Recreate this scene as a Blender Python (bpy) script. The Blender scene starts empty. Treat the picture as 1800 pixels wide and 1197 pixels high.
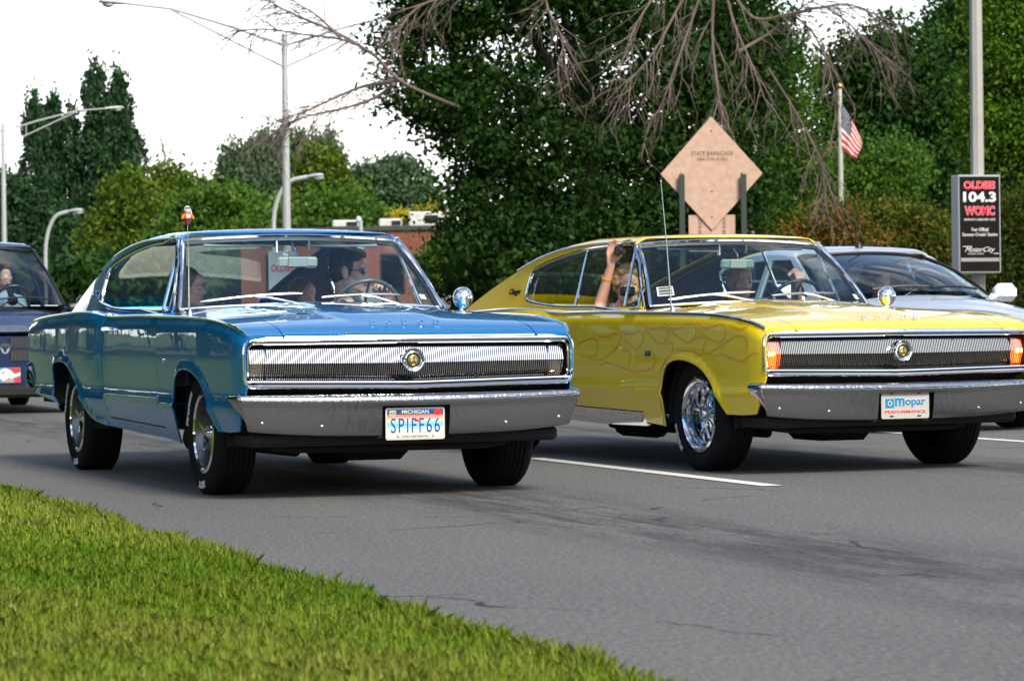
import bpy, bmesh, math, random
import numpy as np
from mathutils import Vector, Matrix
from mathutils.geometry import delaunay_2d_cdt

PI = math.pi
rad = math.radians
rng = np.random.default_rng(7)
random.seed(7)
SC = bpy.context.scene
COL = SC.collection

# ------------------------------------------------------------------ camera
CAM_H, PITCH, ROLL, FPX = 0.83889, 0.0047668, -0.01123698, 4997.14
cr, sr, cp, sp = math.cos(ROLL), math.sin(ROLL), math.cos(PITCH), math.sin(PITCH)
R_ = Vector((1, 0, 0)); U_ = Vector((0, sp, cp)); F_ = Vector((0, cp, -sp))
cx_, cy_, cz_ = cr * R_ + sr * U_, -sr * R_ + cr * U_, -F_
cd = bpy.data.cameras.new('camera'); cam = bpy.data.objects.new('camera', cd); COL.objects.link(cam)
cam.matrix_world = Matrix(((cx_.x, cy_.x, cz_.x, 0), (cx_.y, cy_.y, cz_.y, 0), (cx_.z, cy_.z, cz_.z, CAM_H), (0, 0, 0, 1)))
cd.sensor_fit = 'HORIZONTAL'; cd.sensor_width = 36; cd.lens = FPX / 1800 * 36
cd.clip_start = 0.2; cd.clip_end = 3000
cd.dof.use_dof = True; cd.dof.focus_distance = 14.8; cd.dof.aperture_fstop = 8
SC.camera = cam

# ------------------------------------------------------------------ sky, sun, exposure
SUN_EL, SUN_AZ = rad(42), rad(150)          # azimuth of the sun clockwise from +Y
w = bpy.data.worlds.new('World'); SC.world = w; w.use_nodes = True
nt = w.node_tree; nt.nodes.clear()
out = nt.nodes.new('ShaderNodeOutputWorld'); bg = nt.nodes.new('ShaderNodeBackground')
sky = nt.nodes.new('ShaderNodeTexSky'); sky.sky_type = 'NISHITA'; sky.sun_disc = False
sky.sun_elevation = SUN_EL; sky.sun_rotation = SUN_AZ; sky.air_density = 1.0; sky.dust_density = 1.0; sky.ozone_density = 1.0
tc = nt.nodes.new('ShaderNodeTexCoord')
nz = nt.nodes.new('ShaderNodeTexNoise'); nz.inputs['Scale'].default_value = 2.6; nz.inputs['Detail'].default_value = 7; nz.inputs['Roughness'].default_value = .55
mp = nt.nodes.new('ShaderNodeMapping'); mp.inputs['Scale'].default_value = (1, 1, 2.6)
rp = nt.nodes.new('ShaderNodeValToRGB'); rp.color_ramp.elements[0].position = .52; rp.color_ramp.elements[1].position = .74
mx = nt.nodes.new('ShaderNodeMix'); mx.data_type = 'RGBA'
mx.inputs[7].default_value = (10.5, 10.4, 10.2, 1)        # bright cloud
nt.links.new(tc.outputs['Generated'], mp.inputs['Vector']); nt.links.new(mp.outputs[0], nz.inputs['Vector'])
nt.links.new(nz.outputs['Fac'], rp.inputs['Fac'])
# a veil of cloud that thickens to the horizon, broken overhead
sxyz = nt.nodes.new('ShaderNodeSeparateXYZ'); nt.links.new(tc.outputs['Generated'], sxyz.inputs[0])
mr = nt.nodes.new('ShaderNodeMapRange'); mr.inputs[1].default_value = .05; mr.inputs[2].default_value = .20; mr.inputs[3].default_value = 1; mr.inputs[4].default_value = 0
nt.links.new(sxyz.outputs['Z'], mr.inputs[0])
mxx = nt.nodes.new('ShaderNodeMath'); mxx.operation = 'MAXIMUM'
nt.links.new(rp.outputs['Color'], mxx.inputs[0]); nt.links.new(mr.outputs[0], mxx.inputs[1])
nt.links.new(mxx.outputs[0], mx.inputs['Factor'])
nt.links.new(sky.outputs[0], mx.inputs[6]); nt.links.new(mx.outputs[2], bg.inputs['Color'])
bg.inputs['Strength'].default_value = .10
nt.links.new(bg.outputs[0], out.inputs['Surface'])
sd = bpy.data.lights.new('sun', 'SUN'); sd.energy = 2.2; sd.angle = rad(18); sd.color = (1, .90, .74)
sun = bpy.data.objects.new('sun', sd); COL.objects.link(sun)
sdir = Vector((math.sin(SUN_AZ) * math.cos(SUN_EL), math.cos(SUN_AZ) * math.cos(SUN_EL), math.sin(SUN_EL)))
sun.rotation_euler = sdir.to_track_quat('Z', 'Y').to_euler()
sun.location = sdir * 60
vs_ = SC.view_settings
vs_.view_transform = 'Standard'; vs_.look = 'None'; vs_.gamma = 1; vs_.exposure = 1.2; vs_.use_curve_mapping = False

# ------------------------------------------------------------------ helpers
def at(u, v, Y):
    """world point at depth Y on the line of sight through photograph pixel (u, v)"""
    a, b = (u - 900) / FPX, -(v - 598.5) / FPX
    r, q = cr * a - sr * b, sr * a + cr * b
    d = Vector((r, cp + sp * q, -sp + cp * q))
    return Vector((0, 0, CAM_H)) + d * (Y / d.y)

MATS = {}
def nodes(name):
    m = bpy.data.materials.new(name); m.use_nodes = True
    return m, m.node_tree, m.node_tree.nodes['Principled BSDF']

def mat(name, col, rough=.5, metal=0, coat=0, noise=0, nscale=40, bump=0, emit=None, es=1, spec=.5, coord='Object'):
    if name in MATS: return MATS[name]
    m, t, p = nodes(name)
    p.inputs['Base Color'].default_value = (*col, 1); p.inputs['Roughness'].default_value = rough
    p.inputs['Metallic'].default_value = metal; p.inputs['Coat Weight'].default_value = coat; p.inputs['Coat Roughness'].default_value = .015
    p.inputs['Specular IOR Level'].default_value = spec
    if emit: p.inputs['Emission Color'].default_value = (*emit, 1); p.inputs['Emission Strength'].default_value = es
    if noise or bump:
        c = t.nodes.new('ShaderNodeTexCoord'); n = t.nodes.new('ShaderNodeTexNoise'); n.inputs['Scale'].default_value = nscale; n.inputs['Detail'].default_value = 5
        t.links.new(c.outputs[coord], n.inputs['Vector'])
        if noise:
            k = t.nodes.new('ShaderNodeMix'); k.data_type = 'RGBA'
            k.inputs[6].default_value = (*[x * (1 - noise) for x in col], 1); k.inputs[7].default_value = (*[min(1, x * (1 + noise)) for x in col], 1)
            t.links.new(n.outputs['Fac'], k.inputs['Factor']); t.links.new(k.outputs[2], p.inputs['Base Color'])
        if bump:
            b = t.nodes.new('ShaderNodeBump'); b.inputs['Strength'].default_value = bump; b.inputs['Distance'].default_value = .01
            t.links.new(n.outputs['Fac'], b.inputs['Height']); t.links.new(b.outputs[0], p.inputs['Normal'])
    MATS[name] = m
    return m

def glass(name, tint, ior=1.5):
    if name in MATS: return MATS[name]
    m = bpy.data.materials.new(name); m.use_nodes = True; t = m.node_tree; t.nodes.clear()
    o = t.nodes.new('ShaderNodeOutputMaterial'); mixs = t.nodes.new('ShaderNodeMixShader'); 
    # a thin pane reflects alike from both faces: Schlick on the angle to the pane
    gm = t.nodes.new('ShaderNodeNewGeometry'); dp = t.nodes.new('ShaderNodeVectorMath'); dp.operation = 'DOT_PRODUCT'
    t.links.new(gm.outputs['Normal'], dp.inputs[0]); t.links.new(gm.outputs['Incoming'], dp.inputs[1])
    def mth(op, a, b=None):
        k = t.nodes.new('ShaderNodeMath'); k.operation = op; k.use_clamp = op != 'ABSOLUTE'
        for i, q in enumerate((a, b)):
            if q is None: continue
            if isinstance(q, (int, float)): k.inputs[i].default_value = q
            else: t.links.new(q, k.inputs[i])
        return k.outputs[0]
    r0 = 1.6 * ((ior - 1) / (ior + 1))**2
    f5 = mth('MULTIPLY', mth('POWER', mth('SUBTRACT', 1.0, mth('ABSOLUTE', dp.outputs['Value'])), 5.0), 1 - r0); fac = mth('ADD', f5, r0)
    tr = t.nodes.new('ShaderNodeBsdfTransparent'); tr.inputs['Color'].default_value = (*tint, 1)
    g = t.nodes.new('ShaderNodeBsdfGlossy'); g.inputs['Roughness'].default_value = 0.01; g.inputs['Color'].default_value = (1, 1, 1, 1)
    t.links.new(fac, mixs.inputs[0]); t.links.new(tr.outputs[0], mixs.inputs[1]); t.links.new(g.outputs[0], mixs.inputs[2]); t.links.new(mixs.outputs[0], o.inputs['Surface'])
    MATS[name] = m
    return m

def mesh_data(name, V, Fc, mats, mi=None, smooth=True, angle=35):
    me = bpy.data.meshes.new(name)
    me.from_pydata([tuple(v) for v in V], [], [tuple(f) for f in Fc])
    for m in (mats if isinstance(mats, (list, tuple)) else [mats]): me.materials.append(m)
    if mi is not None: me.polygons.foreach_set('material_index', np.asarray(mi, np.int32))
    if smooth:
        me.polygons.foreach_set('use_smooth', np.ones(len(Fc), bool))
        me.set_sharp_from_angle(angle=rad(angle))
    me.update()
    return me

def link(name, me, parent=None, kind=None):
    o = bpy.data.objects.new(name, me); COL.objects.link(o)
    if parent: o.parent = parent
    if kind: o['kind'] = kind
    return o

def thing(name, label, cat, loc=(0, 0, 0), rz=0, group=None):
    o = bpy.data.objects.new(name, None); COL.objects.link(o); o.empty_display_size = .2
    o.location = loc; o.rotation_euler = (0, 0, rz); o['label'] = label; o['category'] = cat
    if group: o['group'] = group
    return o

def tag(o, label, cat, group=None):
    o['label'] = label; o['category'] = cat
    if group: o['group'] = group
    return o

class MB:
    def __init__(s): s.v = []; s.f = []; s.m = []
    def add(s, V, Fc, mi=0):
        b = len(s.v); s.v += [tuple(p) for p in V]; s.f += [tuple(i + b for i in f) for f in Fc]; s.m += [mi] * len(Fc); return s
    def box(s, c, d, M=None, mi=0, ch=0):
        """box centre c, size d; ch = chamfer"""
        hx, hy, hz = d[0] / 2, d[1] / 2, d[2] / 2
        if ch <= 0:
            V = [Vector((x, y, z)) for x in (-hx, hx) for y in (-hy, hy) for z in (-hz, hz)]
            Fc = [(0, 1, 3, 2), (4, 6, 7, 5), (0, 4, 5, 1), (2, 3, 7, 6), (0, 2, 6, 4), (1, 5, 7, 3)]
        else:
            V = []; idx = {}
            for x in (-1, 1):
                for y in (-1, 1):
                    for z in (-1, 1):
                        for a in range(3):
                            k = [ch, ch, ch]; k[a] = 0
                            idx[(x, y, z, a)] = len(V); V.append(Vector((x * (hx - k[0]), y * (hy - k[1]), z * (hz - k[2]))))
            Fc = []
            for a in range(3):
                for sg in (-1, 1):
                    q = []
                    for p in ((-1, -1), (1, -1), (1, 1), (-1, 1)):
                        k = [0, 0, 0]; k[a] = sg; k[(a + 1) % 3] = p[0]; k[(a + 2) % 3] = p[1]; q.append(idx[(*k, a)])
                    Fc.append(q if sg > 0 else q[::-1])
            for a in range(3):
                b, c2 = (a + 1) % 3, (a + 2) % 3
                for p in ((-1, -1), (1, -1), (1, 1), (-1, 1)):
                    k0 = [0, 0, 0]; k1 = [0, 0, 0]
                    k0[a] = -1; k1[a] = 1
                    for k in (k0, k1): k[b] = p[0]; k[c2] = p[1]
                    q = [idx[(*k0, b)], idx[(*k1, b)], idx[(*k1, c2)], idx[(*k0, c2)]]
                    Fc.append(q if p[0] * p[1] < 0 else q[::-1])
            for x in (-1, 1):
                for y in (-1, 1):
                    for z in (-1, 1):
                        q = [idx[(x, y, z, a)] for a in range(3)]; Fc.append(q if x * y * z > 0 else q[::-1])
        c = Vector(c)
        V = [(M @ p if M else p) + c for p in V]
        return s.add(V, Fc, mi)
    def tube(s, P, r, n=8, closed=False, mi=0, flat=None):
        P = [Vector(p) for p in P]; k = len(P); rr = r if hasattr(r, '__len__') else [r] * k
        V = []; Fc = []; up = None
        for i in range(k):
            a = P[i - 1] if (i > 0 or closed) else P[i]; b = P[(i + 1) % k] if (i < k - 1 or closed) else P[i]
            t = (b - a).normalized()
            if up is None: up = t.orthogonal().normalized()
            up = (up - t * up.dot(t))
            up = up.normalized() if up.length > 1e-6 else t.orthogonal().normalized()
            w2 = t.cross(up)
            for j in range(n):
                an = 2 * PI * j / n; V.append(P[i] + (up * math.cos(an) + w2 * math.sin(an)) * rr[i])
        for i in range(k if closed else k - 1):
            i2 = (i + 1) % k
            for j in range(n): Fc.append((i * n + j, i * n + (j + 1) % n, i2 * n + (j + 1) % n, i2 * n + j))
        if not closed: Fc += [tuple(range(n - 1, -1, -1)), tuple(range((k - 1) * n, k * n))]
        return s.add(V, Fc, mi)
    def lathe(s, prof, M=None, n=32, mi=0, closed=False, a0=0, a1=2 * PI):
        """profile of (radius, height) about local Z"""
        full = abs(a1 - a0 - 2 * PI) < 1e-6; k = len(prof); V = []; Fc = []; nn = n if full else n + 1
        for j in range(nn):
            an = a0 + (a1 - a0) * j / n
            for r, h in prof: V.append(Vector((r * math.cos(an), r * math.sin(an), h)))
        for j in range(n):
            j2 = (j + 1) % nn
            for i in range(k if closed else k - 1):
                i2 = (i + 1) % k
                q = [j * k + i, j2 * k + i, j2 * k + i2, j * k + i2]
                if prof[i][0] < 1e-7: q = [q[0], q[2], q[3]]
                elif prof[i2][0] < 1e-7: q = [q[0], q[1], q[2]]
                Fc.append(q)
        if M: V = [M @ p for p in V]
        return s.add(V, Fc, mi)
    def prism(s, poly, y0, y1, M=None, mi=0):
        """polygon in (x, z) extruded along y"""
        k = len(poly); V = [Vector((p[0], y0, p[1])) for p in poly] + [Vector((p[0], y1, p[1])) for p in poly]
        Fc = [tuple(range(k)), tuple(range(2 * k - 1, k - 1, -1))] + [(i, i + k, (i + 1) % k + k, (i + 1) % k) for i in range(k)]
        if M: V = [M @ p for p in V]
        return s.add(V, Fc, mi)
    def grid(s, fn, nu, nv, mi=0, closed_u=False):
        V = [fn(i / (nu if closed_u else nu - 1), j / (nv - 1)) for i in range(nu) for j in range(nv)]
        Fc = [(i * nv + j, ((i + 1) % nu) * nv + j, ((i + 1) % nu) * nv + j + 1, i * nv + j + 1) for i in range(nu if closed_u else nu - 1) for j in range(nv - 1)]
        return s.add(V, Fc, mi)
    def ball(s, c, r, n=12, m=8, mi=0, M=None):
        rr = r if hasattr(r, '__len__') else (r, r, r); c = Vector(c); V = []; Fc = []
        for i in range(1, m):
            th = PI * i / m
            for j in range(n):
                ph = 2 * PI * j / n; p = Vector((rr[0] * math.sin(th) * math.cos(ph), rr[1] * math.sin(th) * math.sin(ph), rr[2] * math.cos(th)))
                V.append((M @ p if M else p) + c)
        for e in (1, -1):
            p = Vector((0, 0, e * rr[2])); V.append((M @ p if M else p) + c)
        t, b = len(V) - 2, len(V) - 1
        for i in range(m - 2):
            for j in range(n): Fc.append((i * n + j, (i + 1) * n + j, (i + 1) * n + (j + 1) % n, i * n + (j + 1) % n))
        for j in range(n): Fc.append((t, j, (j + 1) % n)); Fc.append((b, (m - 2) * n + (j + 1) % n, (m - 2) * n + j))
        return s.add(V, Fc, mi)
    def capsule(s, a, b, ra, rb, n=12):
        a, b = Vector(a), Vector(b); d = b - a; L = d.length or 1e-6; q = d.normalized().to_track_quat('Z', 'Y').to_matrix().to_4x4()
        prof = [(1e-9, -ra)] + [(ra * math.cos(t), ra * math.sin(t)) for t in (-1.1, -.6, 0)] + [(rb * math.cos(t), L + rb * math.sin(t)) for t in (0, .6, 1.1)] + [(1e-9, L + rb)]
        return s.lathe(prof, Matrix.Translation(a) @ q, n)
    def build(s, name, mats, parent=None, smooth=True, angle=35, kind=None):
        return link(name, mesh_data(name, s.v, s.f, mats, s.m if isinstance(mats, (list, tuple)) else None, smooth, angle), parent, kind)

def text_geo(txt, width=None, height=None, extrude=.002, shear=0, offset=0, bevel=0, spacing=1):
    """letters as geometry in x (right) y (up) z (towards reader), centred; returns V, F"""
    c = bpy.data.curves.new('letters', 'FONT'); c.body = txt; c.size = 1; c.shear = shear; c.offset = offset; c.space_character = spacing
    c.fill_mode = 'BOTH'; c.resolution_u = 4; c.extrude = 0.01
    o = bpy.data.objects.new('letters', c); COL.objects.link(o)
    dg = bpy.context.evaluated_depsgraph_get(); e = o.evaluated_get(dg); me = e.to_mesh()
    n = len(me.vertices); V = np.empty(n * 3); me.vertices.foreach_get('co', V); V = V.reshape(-1, 3).copy()
    Fc = [tuple(p.vertices) for p in me.polygons]
    e.to_mesh_clear(); bpy.data.objects.remove(o); bpy.data.curves.remove(c)
    lo, hi = V.min(0), V.max(0)
    V[:, :2] -= (lo[:2] + hi[:2]) / 2
    sx, sy = hi[0] - lo[0], hi[1] - lo[1]
    kx = width / sx if width else None; ky = height / sy if height else None
    kx = kx or ky; ky = ky or kx
    V[:, 0] *= kx; V[:, 1] *= ky; V[:, 2] = (V[:, 2] + .01) / .02 * extrude
    return V, Fc

def text_part(name, txt, m, parent, M, **kw):
    V, Fc = text_geo(txt, **kw)
    me = mesh_data(name, [M @ Vector(p) for p in V], Fc, m, smooth=False)
    return link(name, me, parent)

def fast_mesh(name, V, nper, mats, var=None, smooth=False):
    """V (n*nper, 3): separate faces of nper corners"""
    me = bpy.data.meshes.new(name); nv = len(V); nf = nv // nper
    me.vertices.add(nv); me.vertices.foreach_set('co', V.astype(np.float32).ravel())
    me.loops.add(nv); me.loops.foreach_set('vertex_index', np.arange(nv, dtype=np.int32))
    me.polygons.add(nf); me.polygons.foreach_set('loop_start', np.arange(0, nv, nper, dtype=np.int32))
    try: me.polygons.foreach_set('loop_total', np.full(nf, nper, np.int32))
    except Exception: pass
    me.materials.append(mats)
    if var is not None:
        a = me.attributes.new('tone', 'FLOAT', 'FACE'); a.data.foreach_set('value', var.astype(np.float32))
    me.update(calc_edges=True); me.validate()
    return me

class Cub:
    """monotone cubic through keys"""
    def __init__(s, *kv):
        s.x = np.array(kv[0::2], float); s.y = np.array(kv[1::2], float)
        h = np.diff(s.x); d = np.diff(s.y) / h; m = np.zeros(len(s.x)); m[0] = d[0]; m[-1] = d[-1]
        for i in range(1, len(d)):
            if d[i - 1] * d[i] > 0: m[i] = 2 * d[i - 1] * d[i] / (d[i - 1] + d[i])
        s.m = m; s.h = h
    def __call__(s, t):
        t = np.clip(np.asarray(t, float), s.x[0], s.x[-1]); i = np.clip(np.searchsorted(s.x, t, side='right') - 1, 0, len(s.h) - 1)
        h = s.h[i]; q = (t - s.x[i]) / h
        return (2 * q**3 - 3 * q**2 + 1) * s.y[i] + (q**3 - 2 * q**2 + q) * h * s.m[i] + (-2 * q**3 + 3 * q**2) * s.y[i + 1] + (q**3 - q**2) * h * s.m[i + 1]

def sstep(a, b, x):
    t = np.clip((x - a) / (b - a), 0, 1); return t * t * (3 - 2 * t)

def resample(P, step, closed=True):
    P = [np.array(p, float) for p in P]; o = []
    n = len(P)
    for i in range(n if closed else n - 1):
        a, b = P[i], P[(i + 1) % n]; k = max(1, int(math.ceil(np.linalg.norm(b - a) / step)))
        for j in range(k): o.append(a + (b - a) * j / k)
    if not closed: o.append(P[-1])
    return np.array(o)

def inside(poly, X):
    x, y = X[:, 0], X[:, 1]; r = np.zeros(len(X), bool); j = len(poly) - 1
    for i in range(len(poly)):
        xi, yi = poly[i]; xj, yj = poly[j]
        if yi != yj:
            c = ((yi > y) != (yj > y)) & (x < (xj - xi) * (y - yi) / (yj - yi) + xi); r ^= c
        j = i
    return r

def segdist(P, X, closed=False):
    P = np.asarray(P, float); A = P if closed else P[:-1]; B = np.roll(P, -1, 0) if closed else P[1:]
    d = np.full(len(X), 1e9)
    for a, b in zip(A, B):
        e = b - a; t = np.clip(((X - a) @ e) / max(e @ e, 1e-12), 0, 1); d = np.minimum(d, np.linalg.norm(X - a - t[:, None] * e, axis=1))
    return d

def smooth_poly(P, n=5, closed=True):
    """Catmull-Rom through points"""
    P = np.asarray(P, float); k = len(P); o = []
    for i in range(k if closed else k - 1):
        g = lambda j: P[j % k] if closed else P[min(max(j, 0), k - 1)]
        a, b, c, d = g(i - 1), g(i), g(i + 1), g(i + 2)
        for j in range(n):
            t = j / n; o.append(.5 * (2 * b + (c - a) * t + (2 * a - 5 * b + 4 * c - d) * t * t + (3 * b - a - 3 * c + d) * t**3))
    if not closed: o.append(P[-1])
    return np.array(o)

class Sheet:
    """curved panels cut to an outline, with turned edges and exact normals"""
    def __init__(s): s.V = []; s.F = []; s.LN = []
    def add(s, poly, surf, out, step=.06, holes=(), flange=.014, vs=1.0):
        loops = [resample(np.asarray(p, float) * [1, vs], step) for p in [poly, *holes]]
        allp = np.concatenate(loops); lo, hi = allp.min(0), allp.max(0)
        g = []
        for iy, y in enumerate(np.arange(lo[1] + step * .5, hi[1], step * .9)):
            for x in np.arange(lo[0] + (step * .5 if iy % 2 else 0), hi[0], step): g.append((x, y))
        g = np.array(g) if g else np.zeros((0, 2))
        if len(g):
            k = inside(loops[0], g)
            for h in loops[1:]: k &= ~inside(h, g)
            g = g[k]
            for lp in loops:
                if len(g): g = g[segdist(lp, g, True) > .5 * step]
        P = np.concatenate([allp, g]); E = []; b = 0
        for lp in loops:
            n = len(lp); E += [(b + i, b + (i + 1) % n) for i in range(n)]; b += n
        ov, oe, of, a1, a2, a3 = delaunay_2d_cdt([Vector(p) for p in P], E, [], 0, 1e-7)
        Q = np.array([tuple(p) for p in ov])
        tri = np.array([f for f in of if len(f) == 3])
        cen = Q[tri].mean(1); k = inside(loops[0], cen)
        for h in loops[1:]: k &= ~inside(h, cen)
        tri = tri[k]
        U, Vv = Q[:, 0], Q[:, 1] / vs; e = 1e-4
        S = lambda u, v: np.stack(np.broadcast_arrays(*surf(u, v)), 1).astype(float)
        X = S(U, Vv); du = S(U + e, Vv) - S(U - e, Vv); dv = S(U, Vv + e) - S(U, Vv - e)
        N = np.cross(du, dv); N /= np.linalg.norm(N, axis=1)[:, None] + 1e-20
        if (N @ np.asarray(out, float)).mean() < 0: N = -N
        fn = np.cross(X[tri[:, 1]] - X[tri[:, 0]], X[tri[:, 2]] - X[tri[:, 0]])
        flip = (fn * N[tri].mean(1)).sum(1) < 0
        tri[flip] = tri[flip][:, ::-1]
        base = len(s.V); s.V += X.tolist()
        for t in tri: s.F.append(tuple(base + i for i in t)); s.LN += [N[i] for i in t]
        if flange:
            # boundary edges of the triangulation
            cnt = {}
            for t in tri:
                for i in range(3):
                    a, b2 = t[i], t[(i + 1) % 3]; cnt[(a, b2)] = 1
            low = {}
            def under(i):
                if i not in low: low[i] = len(s.V); s.V.append((X[i] - N[i] * flange).tolist())
                return low[i]
            for (a, b2) in list(cnt):
                if (b2, a) in cnt: continue
                d = X[b2] - X[a]; nn = np.cross(d, (N[a] + N[b2]) / 2); nn = nn / (np.linalg.norm(nn) + 1e-20)
                s.F.append((base + b2, base + a, under(a), under(b2))); s.LN += [nn] * 4
        return s
    def build(s, name, m, parent, kind=None):
        key = {}; vm = []; VV = []
        for v in s.V:                                   # weld sheets that share an edge
            k = tuple(int(round(q * 5000)) for q in v)
            if k not in key: key[k] = len(VV); VV.append(tuple(v))
            vm.append(key[k])
        FF = []; LN = []; li = 0; seen = set()
        for f in s.F:
            g = [vm[i] for i in f]; fz = frozenset(g)
            if len(fz) == len(g) and fz not in seen: FF.append(g); LN += s.LN[li:li + len(f)]; seen.add(fz)
            li += len(f)
        s.F, s.LN = FF, LN
        me = bpy.data.meshes.new(name); me.from_pydata(VV, [], s.F); me.materials.append(m)
        me.polygons.foreach_set('use_smooth', np.ones(len(s.F), bool)); me.update()
        sharp = {tuple(sorted((f[i], f[(i + 1) % 4]))) for f in FF if len(f) == 4 for i in range(4)}
        for e in me.edges:
            if tuple(sorted(e.vertices)) in sharp: e.use_edge_sharp = True
        me.normals_split_custom_set([tuple(n) for n in s.LN])
        return link(name, me, parent, kind)

# ------------------------------------------------------------------ materials
def paint(name, base, metal, rough):
    m, t, p = nodes(name); MATS[name] = m
    p.inputs['Base Color'].default_value = (*base, 1); p.inputs['Metallic'].default_value = metal; p.inputs['Roughness'].default_value = rough
    p.inputs['Coat Weight'].default_value = 1; p.inputs['Coat Roughness'].default_value = .012; p.inputs['Coat IOR'].default_value = 1.48
    c = t.nodes.new('ShaderNodeTexCoord'); n = t.nodes.new('ShaderNodeTexNoise'); n.inputs['Scale'].default_value = 3.2; n.inputs['Detail'].default_value = 2
    b = t.nodes.new('ShaderNodeBump'); b.inputs['Strength'].default_value = .06; b.inputs['Distance'].default_value = .02     # slight waviness of old sheet metal
    t.links.new(c.outputs['Object'], n.inputs['Vector']); t.links.new(n.outputs['Fac'], b.inputs['Height'])
    t.links.new(b.outputs[0], p.inputs['Coat Normal'])
    return m
BLUE = paint('blue_paint', (.0, .25, .60), .68, .38)
YELLOW = paint('yellow_paint', (.90, .63, .004), 0, .35)
NAVY = paint('navy_paint', (.008, .026, .085), .4, .35)
SILVER = paint('silver_paint', (.62, .66, .70), .5, .35)
CHROME = mat('chrome', (.86, .87, .88), .045, 1)
def pitted_chrome():
    m, t, p = nodes('bumper_chrome'); MATS['bumper_chrome'] = m
    p.inputs['Base Color'].default_value = (.40, .40, .41, 1); p.inputs['Metallic'].default_value = 1; p.inputs['Roughness'].default_value = .08
    c = t.nodes.new('ShaderNodeTexCoord'); n = t.nodes.new('ShaderNodeTexNoise'); n.inputs['Scale'].default_value = 17; n.inputs['Detail'].default_value = 4; n.inputs['Distortion'].default_value = 1.6
    mpp = t.nodes.new('ShaderNodeMapping'); mpp.inputs['Scale'].default_value = (1, 1, .45)
    b = t.nodes.new('ShaderNodeBump'); b.inputs['Strength'].default_value = .35; b.inputs['Distance'].default_value = .009
    t.links.new(c.outputs['Object'], mpp.inputs[0]); t.links.new(mpp.outputs[0], n.inputs['Vector']); t.links.new(n.outputs['Fac'], b.inputs['Height']); t.links.new(b.outputs[0], p.inputs['Normal'])
    return m
BUMPER = pitted_chrome()
GREYMETAL = mat('cast_alloy', (.17, .17, .175), .32, 1)
BLACK = mat('black_underside', (.006, .006, .006), .8)
RUBBER = mat('tyre_rubber', (.005, .005, .006), .75, noise=.3, nscale=30, bump=.15, spec=.2)
TRIMBLACK = mat('black_trim', (.012, .012, .013), .4)
WHITEPRINT = mat('white_print', (.62, .62, .58), .6)
VINYL_D = mat('dark_vinyl', (.014, .018, .024), .5, bump=.1, nscale=300)
VINYL_L = mat('pale_vinyl', (.50, .50, .46), .55, bump=.1, nscale=300)
VINYL_B = mat('blue_vinyl', (.010, .020, .032), .5, bump=.1, nscale=300)
HEADLINER = mat('headliner_cloth', (.075, .085, .10), .9)
WSGLASS = glass('windshield_glass', (.80, .95, 1.0), 1.5)
SIDEGLASS = glass('window_glass', (.86, .95, .94), 1.48)
DARKGLASS = glass('dark_window_glass', (.28, .36, .40), 1.52)
AMBER = mat('amber_lens', (.45, .13, .02), .15, coat=1)
AMBER_LIT = mat('amber_lens_lit', (.8, .16, .01), .2, emit=(1, .12, .01), es=1.6)
BULB = mat('lit_bulb', (1, .5, .2), .3, emit=(1, .45, .12), es=9)
GOLD = mat('emblem_gold', (.42, .28, .06), .3, .7)
SKIN = mat('skin', (.52, .27, .19), .5, noise=.12, nscale=30)
SKIN2 = mat('fair_skin', (.66, .36, .26), .5, noise=.12, nscale=30)
GALV = mat('galvanised_steel', (.44, .45, .44), .45, .3, noise=.12, nscale=6)
CONCRETE = mat('weathered_pole', (.36, .35, .32), .75, noise=.15, nscale=5)

# ------------------------------------------------------------------ road, ground, median
RL = Vector((math.sin(rad(70.5)), math.cos(rad(70.5)), 0))      # across the road, away from the grass
RT = Vector((-math.cos(rad(70.5)), math.sin(rad(70.5)), 0))     # along the road, away from the camera
ROAD_RZ = math.atan2(RL.y, RL.x)
def road_pt(l, t, z=0): return RL * l + RT * t + Vector((0, 0, z))
ROADEND = 18.0

def strip(name, l0, l1, t0, t1, z, m, kind='structure', nl=2, ntt=2, zf=None):
    b = MB()
    def fn(i, j):
        l = l0 + (l1 - l0) * i; t = t0 + (t1 - t0) * j
        return Vector((l, t, z + (zf(l, t) if zf else 0)))
    b.grid(fn, nl, ntt)
    o = b.build(name, m, kind=kind); o.rotation_euler = (0, 0, ROAD_RZ)
    return o

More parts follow.
